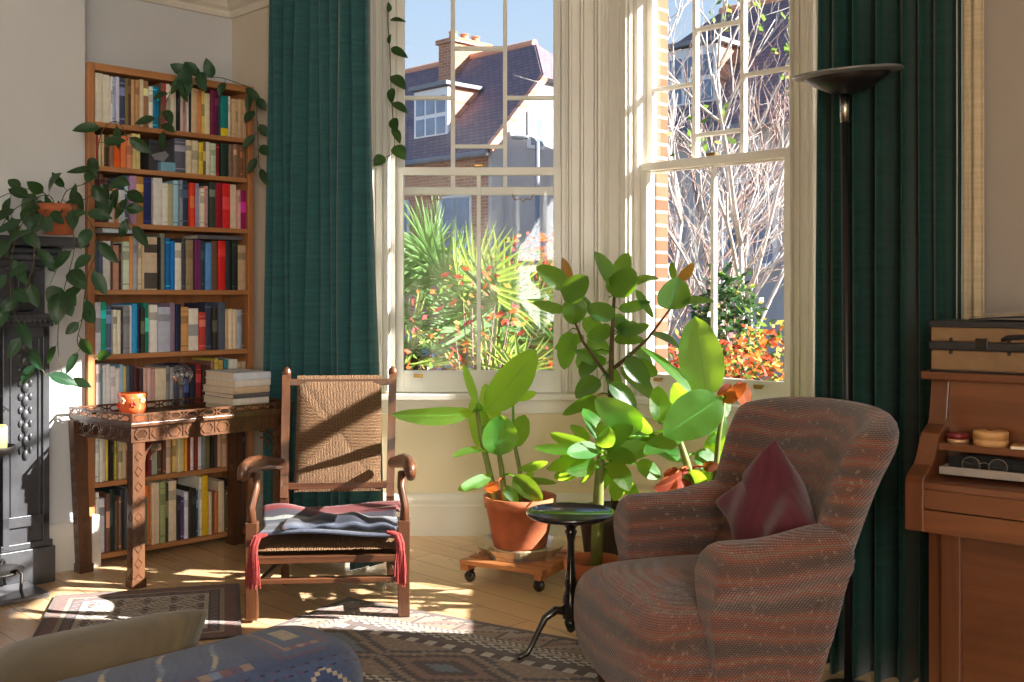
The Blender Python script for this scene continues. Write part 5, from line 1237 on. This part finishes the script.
def house(label, corner, dirx, length, front, dormers, chim, brickwall=True, wins=()):
    """terrace house facing the street: local x along the eaves from the gable corner, local y back, gable wall at x = 0"""
    rz = math.atan2(dirx.y, dirx.x); s = 1
    back = Vector((1/R2, 1/R2, 0)); lx = dirx.normalized(); ly = Vector((-lx.y, lx.x, 0)); f = 1 if ly.dot(back) > 0 else -1
    t = thing('house', label, 'house', (corner[0], corner[1], GZ), rz)
    E = 4.68-GZ; D = 5.2; RH = 2.79; A = 1.5; hz = E+RH*A/2.6
    Y = lambda v: f*v
    m = MB(); m.prism([(0.02, Y(.0), 0), (length, Y(.0), 0), (length, Y(D), 0), (0.02, Y(D), 0)], (0, 0, E)); m.build('front_wall', front, t)
    m = MB(); m.prism([(-.02, Y(-.03), 0), (-.02, Y(D), 0), (-.02, Y(D), E), (-.02, Y(D-A), hz), (-.02, Y(A), hz), (-.02, Y(-.03), E)], (.10, 0, 0)); m.build('gable_wall', REND, t)
    m = MB(); hx = 1.17; o = .22                              # roof planes with a half hip over the gable
    e0, e1 = (-.15, Y(-o), E-.2), (length, Y(-o), E-.2); r0, r1 = (hx, Y(2.6), E+RH), (length, Y(2.6), E+RH); h0, h1 = (-.15, Y(A), hz), (-.15, Y(D-A), hz); b0, b1 = (-.15, Y(D+o), E-.2), (length, Y(D+o), E-.2)
    uvquad(m, [e0, e1, r1, r0, h0]); uvquad(m, [b1, b0, h1, r0, r1])
    m.build('roof', ROOF, t, solid=.10)
    m = MB(); uvquad(m, [h1, h0, r0]); m.build('hip', ROOF, t, solid=.10)
    m = MB(); m.bar(Vector((-.17, Y(-o-.03), E-.16)), Vector((-.17, Y(A), hz+.04)), .16, .14, (1, 0, 0)); m.build('verge', HUNG, t)
    m = MB(); m.tube([(hx, Y(2.6), E+RH+.04), (length, Y(2.6), E+RH+.04)], .11, 8); m.build('ridge', HUNG, t)
    m = MB(); m.tube([(-.1, Y(-o-.03), E-.24), (length, Y(-o-.03), E-.24)], .07, 8); m.build('gutter', PIPE, t)
    for e in dormers:
        zf = E+RH*.37/2.6; w = 1.15; h = 1.08; y0, y1 = .30, 1.62
        dm = MB(); dm.prism([(e-w/2, Y(y0+.08), zf-.1), (e-w/2, Y(y1), zf+h+.12), (e-w/2, Y(y0+.08), zf+h+.12)], (w, 0, 0)); d = dm.build('dormer', HUNG, t)
        m = MB(); m.box((e, Y((y0+y1)/2-.03), zf+h+.16), (w+.24, y1-y0+.16, .09)); m.build('dormer_roof', LEAD, d)
        m = MB(); m.box((e, Y(y0+.05), zf+h/2), (w+.08, .08, h+.16)); m.build('dormer_front', WHITEW, d)
        m = MB()
        for i in range(3):
            for j in range(2): m.box((e-w/2+.2+i*.375, Y(y0), zf+.27+j*.5), (.29, .02, .40))
        m.build('dormer_panes', OGL, d)
    for e in chim:
        m = MB(); m.box((e, Y(2.6), E+RH-.35), (.62, 1.25, 1.5)); c = m.build('chimney', STOCK, t)
        m = MB(); m.box((e, Y(2.6), E+RH+.42), (.74, 1.37, .12)); m.build('chimney_cap', STOCK, c)
        for k in range(3):
            m = MB(); m.lathe([(.12, 0), (.10, .18), (.13, .22), (.10, .24), (0, .24)], (e, Y(2.2+k*.4), E+RH+.47), 14); m.build('chimney_pot', POTM, c)
    for x, z, w, h in wins: sash_window(t, x, z, w, h, Y(-.02))
    # gable window and downpipes
    g = MB(); g.box((-.05, Y(1.35), E+.42), (.07, .52, .85)); gw = g.build('window', WHITEW, t)
    g = MB()
    for k in (-1, 1): g.box((-.09, Y(1.35+k*.11), E+.42), (.02, .17, .70))
    g.build('pane', OGL, gw)
    for k, yy in enumerate((2.5, 2.75)):
        g = MB(); g.tube([(-.10, Y(yy), 0), (-.10, Y(yy), hz-.1-.3*k)], .045, 8); g.build('downpipe', PIPE, t)
    return t
U = Vector((1/R2, -1/R2, 0)); hc = Vector((-.444, 24.0, 0))
house('white gabled house with red tiled roof and dormer seen through the first window', hc, -U, 13, STOCK, (2.45, 6.6), (3.75,), wins=((1.2, 3.5, 1.0, 1.6), (3.4, 3.5, 1.0, 1.6), (5.6, 3.5, 1.0, 1.6), (7.8, 3.5, 1.0, 1.6)))
house('dark roofed house with white dormer behind bare trees outside the second window', (1.93, 22.7, 0), U, 14, REND, (2.0, 5.2, 8.4), (6.8,), wins=((1.4, 3.4, 1.1, 1.6), (3.6, 3.4, 1.1, 1.6), (5.8, 3.4, 1.1, 1.6), (8.0, 3.4, 1.1, 1.6), (10.2, 3.4, 1.1, 1.6)))
# ground, garden and street
m = MB(); m.box((0, 23, GZ-.06), (130, 70, .1)); o = struct(m.build('street_ground', plain('asphalt', S(128, 126, 124), .9, var=.15, nscale=3), rotz=ROOM))
m = MB(); m.box((-3, 8.6, GZ+.02), (16, 7.0, .10)); o = struct(m.build('garden_ground', plain('garden_soil', S(96, 84, 62), 1.0, var=.4, nscale=4, bump=.6), rotz=ROOM))
wl = thing('garden_wall', 'low red brick front garden wall beyond the palms', 'garden wall', uv(-3, 12.2, GZ), ROOM)
m = MB(); m.box((0, 0, .45), (16, .23, .9)); m.build('brickwork', STOCK, wl); m = MB(); m.box((0, 0, .93), (16.1, .30, .06)); m.build('coping', REND, wl)
# street lamp
sl = thing('street_lamp', 'slim grey street lamp in front of the white gable', 'street lamp', (.5, 21.3, GZ), 0)
m = MB(); m.lathe([(0, 0), (.10, 0), (.09, 1.1), (.05, 1.2), (.045, 5.1), (0, 5.1)], n=14); m.build('post', PIPE, sl, True)
m = MB(); m.tube([(0, 0, 5.05), (-.05, 0, 5.14), (-.15, 0, 5.18), (-.26, 0, 5.19)], .022, 8); m.build('arm', PIPE, sl, True)
m = MB(); m.sup((-.34, 0, 5.17), (.18, .08, .045), .7, 18, 10); m.build('lantern', LEAD, sl, True)
# fan palms
PALM = leafmat('palm_blade', S(92, 128, 70), S(190, 212, 100), .40, .45); PETI = plain('palm_stalk', S(150, 162, 84), .6, var=.2, nscale=20); FIB = plain('palm_fibre', S(104, 84, 60), 1.0, var=.4, nscale=40, bump=.8)
def fan_palm(label, x, y, h, fr, seed, R=.62, group=None):
    rr = random.Random(seed); t = thing('fan_palm', label, 'palm', (x, y, GZ+.06))
    m = MB(); m.tube([(0, 0, 0), (.03, 0, h*.5), (.0, 0, h)], [.13, .11, .09], 14)
    for k in range(26):
        a = rr.random()*6.28; z = h*rr.random(); m.leaf((.10*math.cos(a), .10*math.sin(a), z), (.20*math.cos(a), .20*math.sin(a), z+.16), .05, (0, 0, 1), .1, .2, 3)
    m.build('trunk', FIB, t, True)
    for k in range(fr):
        a = 2*PI*k/fr*2.618+rr.uniform(-.2, .2); el = math.radians(rr.choice((75, 60, 45, 30, 12, -8))+rr.uniform(-8, 8)); L = rr.uniform(.75, 1.15)*R*1.35
        d = Vector((math.cos(a)*math.cos(el), math.sin(a)*math.cos(el), math.sin(el))); b = Vector((0, 0, h-.02))
        hub = b+d*L+Vector((0, 0, -.06*math.cos(el))); m = MB(); m.tube([b, b.lerp(hub, .55)+Vector((0, 0, .05)), hub], [.016, .012, .008], 6)
        side = d.cross(Vector((0, 0, 1)))
        side = side.normalized() if side.length > .1 else Vector((1, 0, 0))
        nrm = side.cross(d).normalized(); m.mi = 1
        for j in range(27):
            th = math.radians(-118+236*j/26)+rr.uniform(-.02, .02); dd = (d*math.cos(th)+side*math.sin(th)+nrm*.22).normalized(); q = R*(1-.22*abs(th)/2.06)*rr.uniform(.88, 1.06)
            e = hub+dd*q+Vector((0, 0, -.10*R*rr.uniform(.5, 2.2)))
            m.leaf(hub+dd*.02, e, (.030*R/.6), nrm, -.04, .35, 4, .8)
        m.build('frond', [PETI, PALM], t)
    return t
fan_palm('tall fan palm in the garden outside the first window', -.18, 9.3, 1.15, 16, 4, .70)
fan_palm('fan palm with drooping fronds against the left of the first window', -.95, 10.1, 1.45, 15, 9, .72)
fan_palm('low fan palm beside the garden wall, right of the tall palm', .42, 10.6, .95, 13, 15, .66)
# shrubs
def leafcloud(m, c, r, n, size, rr, mats):
    for k in range(n):
        while True:
            p = Vector((rr.uniform(-1, 1), rr.uniform(-1, 1), rr.uniform(-1, 1)))
            if p.length < 1 and p.length > .35: break
        p = Vector((c[0]+p.x*r[0], c[1]+p.y*r[1], c[2]+p.z*r[2])); d = Vector((rr.uniform(-1, 1), rr.uniform(-1, 1), rr.uniform(-.8, .6))).normalized()
        m.mi = rr.choices(range(len(mats)), mats)[0]
        n_ = d.orthogonal().normalized(); s_ = size*rr.uniform(.6, 1.25); sd = d.cross(n_)
        v = [m.bm.verts.new(p), m.bm.verts.new(p+d*s_*.5+sd*s_*.28), m.bm.verts.new(p+d*s_), m.bm.verts.new(p+d*s_*.5-sd*s_*.28)]; m.face(v)
ORL = leafmat('autumn_orange_leaf', S(206, 104, 62), S(240, 140, 70), .4, .6); REL = leafmat('autumn_red_leaf', S(176, 70, 58), S(226, 100, 70), .4, .6); YGL = leafmat('autumn_yellow_leaf', S(196, 176, 84), S(236, 214, 110), .45, .6)
GRL = leafmat('garden_green_leaf', S(72, 108, 58), S(150, 186, 80), .35, .5); DGL = leafmat('holly_leaf', S(44, 74, 50), S(90, 130, 70), .25, .3); TWIG = plain('twig_grey', S(206, 196, 190), .8, var=.2, nscale=20); TWD = plain('twig_brown', S(150, 122, 112), .8, var=.2, nscale=20)
def shrub(name, label, x, y, r, n, size, mix, seed, zc, stems=9):
    rr = random.Random(seed); t = thing(name, label, 'shrub', (x, y, GZ+.07))
    m = MB()
    for k in range(stems):
        a = rr.random()*6.28; q = rr.uniform(.3, .9); m.tube([(.05*math.cos(a), .05*math.sin(a), 0), (r[0]*.3*q*math.cos(a), r[1]*.3*q*math.sin(a), zc*.6), (r[0]*q*math.cos(a), r[1]*q*math.sin(a), zc+r[2]*rr.uniform(.0, .7))], [.016, .011, .004], 5)
    m.build('stems', TWD, t)
    m = MB(); leafcloud(m, (0, 0, zc), r, n, size, rr, mix); m.build('foliage', [ORL, REL, YGL, GRL, DGL], t)
    return t
shrub('autumn_shrub', 'orange leaved shrub behind the palms on the right of the first window', .30, 11.3, (.75, .6, .95), 1500, .10, (5, 3, 2, 2, 0), 3, 1.75)
shrub('autumn_shrub', 'rusty orange bush low between the palm trunks', -.75, 11.2, (.9, .6, .62), 1200, .10, (5, 3, 1, 3, 1), 5, 1.05)
shrub('autumn_shrub', 'sparse orange leaved shrub in front of the tall palm', -.30, 8.55, (.62, .3, .75), 170, .085, (5, 3, 2, 1, 0), 13, 1.55)
shrub('green_shrub', 'green bush at the foot of the palms by the first window', -1.55, 11.0, (.75, .6, .8), 1100, .11, (1, 0, 2, 6, 2), 6, 1.1)
shrub('autumn_shrub', 'red and orange bush low outside the second window', 1.50, 8.9, (.75, .55, .62), 1800, .075, (4, 4, 2, 2, 1), 7, 1.10)
shrub('autumn_shrub', 'orange bush against the right edge of the second window', 2.32, 9.4, (.6, .5, .70), 1400, .085, (5, 3, 2, 2, 1), 8, 1.12)
shrub('holly_bush', 'dark green glossy bush in the middle of the second window', 1.98, 9.9, (.34, .34, .75), 1200, .085, (0, 0, .3, 1, 6), 9, 1.55)
# bare trees with pale branches
def bare_tree(label, x, y, h, seed, mat, lean=(0, 0), depth=5, ivy=0, r0=.05, name='bare_tree'):
    rr = random.Random(seed); t = thing(name, label, 'tree', (x, y, GZ+.06))
    tk, br = MB(), MB(); tips = []
    def grow(p, d, L, r, lev, m):
        n = 4; pts = [p]; q = p
        for i in range(n):
            d = (d+Vector((rr.uniform(-.18, .18), rr.uniform(-.18, .18), rr.uniform(-.05, .14)))).normalized(); q = q+d*(L/n); pts.append(q)
        m.tube(pts, [r*(1-.13*i) for i in range(n+1)], 6 if lev < 2 else 4)
        tips.append((q, lev))
        if lev >= depth: return
        for k in range(3 if lev else 6):
            i = rr.randint(1, n) if lev else rr.randint(2, n); a = rr.random()*6.28; sp = rr.uniform(.4, .95)
            s1 = d.orthogonal().normalized(); s2 = d.cross(s1); nd = (d*1.0+(s1*math.cos(a)+s2*math.sin(a))*sp+Vector((0, 0, .12))).normalized()
            grow(pts[i], nd, L*rr.uniform(.5, .74), r*.55, lev+1, br)
    grow(Vector((0, 0, 0)), Vector((lean[0], lean[1], 1)).normalized(), h*.55, r0, 0, tk)
    tk.build('trunk', mat, t, True); br.build('branches', mat, t, True)
    if ivy:
        m = MB()
        for q, lev in tips:
            if lev in (2, 3) and rr.random() < ivy: leafcloud(m, q, (.28, .28, .30), 26, .10, rr, (0, 0, 1, 6, 0))
        m.build('leaves', [ORL, REL, YGL, GRL, DGL], t)
    return t
bare_tree('pale barked bare tree with scattered green leaves outside the second window', 2.35, 10.6, 4.6, 21, TWIG, (.03, 0), 4, .22, .045)
bare_tree('slender leafless tree with a haze of twigs outside the second window', 1.72, 12.4, 5.2, 33, TWIG, (.05, .0), 5, 0, .04)
bare_tree('brown leafless tree further back outside the second window', 2.55, 14.5, 5.6, 35, TWD, (-.05, 0), 4, 0, .05)
bare_tree('thin bare tree close to the garden wall behind the red bush', 1.55, 11.0, 2.9, 37, TWD, (.05, 0), 4, 0, .025)
bare_tree('fine twigged pale sapling beside the holly bush outside the second window', 2.15, 11.4, 3.6, 51, TWIG, (-.04, 0), 5, 0, .03)
bare_tree('young leafless tree in front of the far roof outside the second window', 2.75, 12.6, 4.8, 57, TWD, (-.02, 0), 5, 0, .035)
# a parked car seen between the leaves
CARW = plain('car_paint_pale_blue', S(176, 196, 220), .25, .1, coat=.6); CARG = plain('car_glass', S(36, 46, 58), .08); TYR = plain('tyre', S(28, 28, 28), .9)
car = thing('car', 'pale blue hatchback parked across the street behind the palms', 'car', (-2.2, 19.0, GZ), ROOM)
m = MB(); m.prism([(-1.95, -.82, .30), (-1.98, -.82, .62), (-1.85, -.82, .90), (-1.30, -.80, .95), (1.25, -.80, .92), (1.90, -.82, .78), (1.98, -.82, .55), (1.95, -.82, .30)], (0, 1.64, 0)); m.build('body', CARW, car, bevel=.06)
m = MB(); m.prism([(-1.75, -.70, .93), (-1.45, -.64, 1.36), (.25, -.62, 1.40), (.95, -.70, .93)], (0, 1.36, 0)); m.build('roof', CARW, car, bevel=.06)
m = MB(); m.prism([(-1.50, -.74, .97), (-1.32, -.70, 1.29), (.18, -.68, 1.32), (.72, -.74, .97)], (0, 1.46, 0)); m.build('side_glass', CARG, car, bevel=.01)
for x in (-1.25, 1.25):
    for y in (-.76, .76):
        m = MB(); m.lathe([(0, -.10), (.28, -.10), (.31, -.06), (.31, .06), (.28, .10), (0, .10)], (x, y, .315), 24, Matrix.Rotation(PI/2, 3, 'X')); m.build('wheel', TYR, car, True)
# ------------------------------------------------------------------ sun, sky, added fill lamp and camera
w = bpy.data.worlds.new('sky'); SC.world = w; w.use_nodes = True
nt = w.node_tree; nt.nodes.clear()
wo = nt.nodes.new('ShaderNodeOutputWorld'); bg = nt.nodes.new('ShaderNodeBackground'); tc = nt.nodes.new('ShaderNodeTexCoord'); sx = nt.nodes.new('ShaderNodeSeparateXYZ'); rp = nt.nodes.new('ShaderNodeValToRGB')
nt.links.new(tc.outputs['Generated'], sx.inputs[0]); nt.links.new(sx.outputs['Z'], rp.inputs[0]); nt.links.new(rp.outputs[0], bg.inputs[0]); nt.links.new(bg.outputs[0], wo.inputs[0])
e = rp.color_ramp.elements
while len(e) < 4: e.new(.5)
for i, (p, c) in enumerate(((0.0, S(196, 200, 196)), (.06, S(226, 236, 246)), (.28, S(186, 216, 248)), (.9, S(96, 152, 226)))): e[i].position = p; e[i].color = c
bg.inputs[1].default_value = SKY = 0.56
SUN_AZ = Vector((1, -.13)).normalized(); SUN_EL = math.atan(.55)
sd = bpy.data.lights.new('sun', 'SUN'); sd.energy = 13; sd.angle = math.radians(.6); sd.color = (1, .94, .86)
so = bpy.data.objects.new('sun', sd); COL.objects.link(so)
dirn = -Vector((SUN_AZ.x*math.cos(SUN_EL), SUN_AZ.y*math.cos(SUN_EL), math.sin(SUN_EL)))
so.rotation_euler = dirn.to_track_quat('-Z', 'Y').to_euler(); so.location = (12, 4, 8)
ld = bpy.data.lights.new('added_fill', 'AREA'); ld.shape = 'RECTANGLE'; ld.size = BW1-BW0; ld.size_y = BZ1-BZ0; ld.energy = 135; ld.color = (1, .97, .93)  # fill lamp added outside the unseen side window
lo = bpy.data.objects.new('added_fill', ld); COL.objects.link(lo); lo.location = uv(PR+.3, (BW0+BW1)/2, (BZ0+BZ1)/2)
lo.rotation_euler = Vector((-1/R2, 1/R2, 0)).to_track_quat('-Z', 'Z').to_euler()
cam = bpy.data.cameras.new('camera'); co = bpy.data.objects.new('camera', cam); COL.objects.link(co)
co.location = (0, 0, EYE); co.rotation_euler = (PI/2, 0, 0); cam.sensor_width = 36; cam.lens = F/1024*36; cam.shift_y = -(341-YH)/1024; cam.clip_end = 300; cam.clip_start = .05
SC.camera = co
vs = SC.view_settings; vs.view_transform = 'Standard'; vs.look = 'None'; vs.exposure = 0.95; vs.gamma = 1.0; vs.use_curve_mapping = False
try:
    SC.cycles.use_denoising = True; SC.cycles.max_bounces = 8; SC.cycles.diffuse_bounces = 4; SC.cycles.transparent_max_bounces = 16; SC.cycles.caustics_reflective = False; SC.cycles.caustics_refractive = False
    SC.cycles.sample_clamp_indirect = 6
except Exception: pass
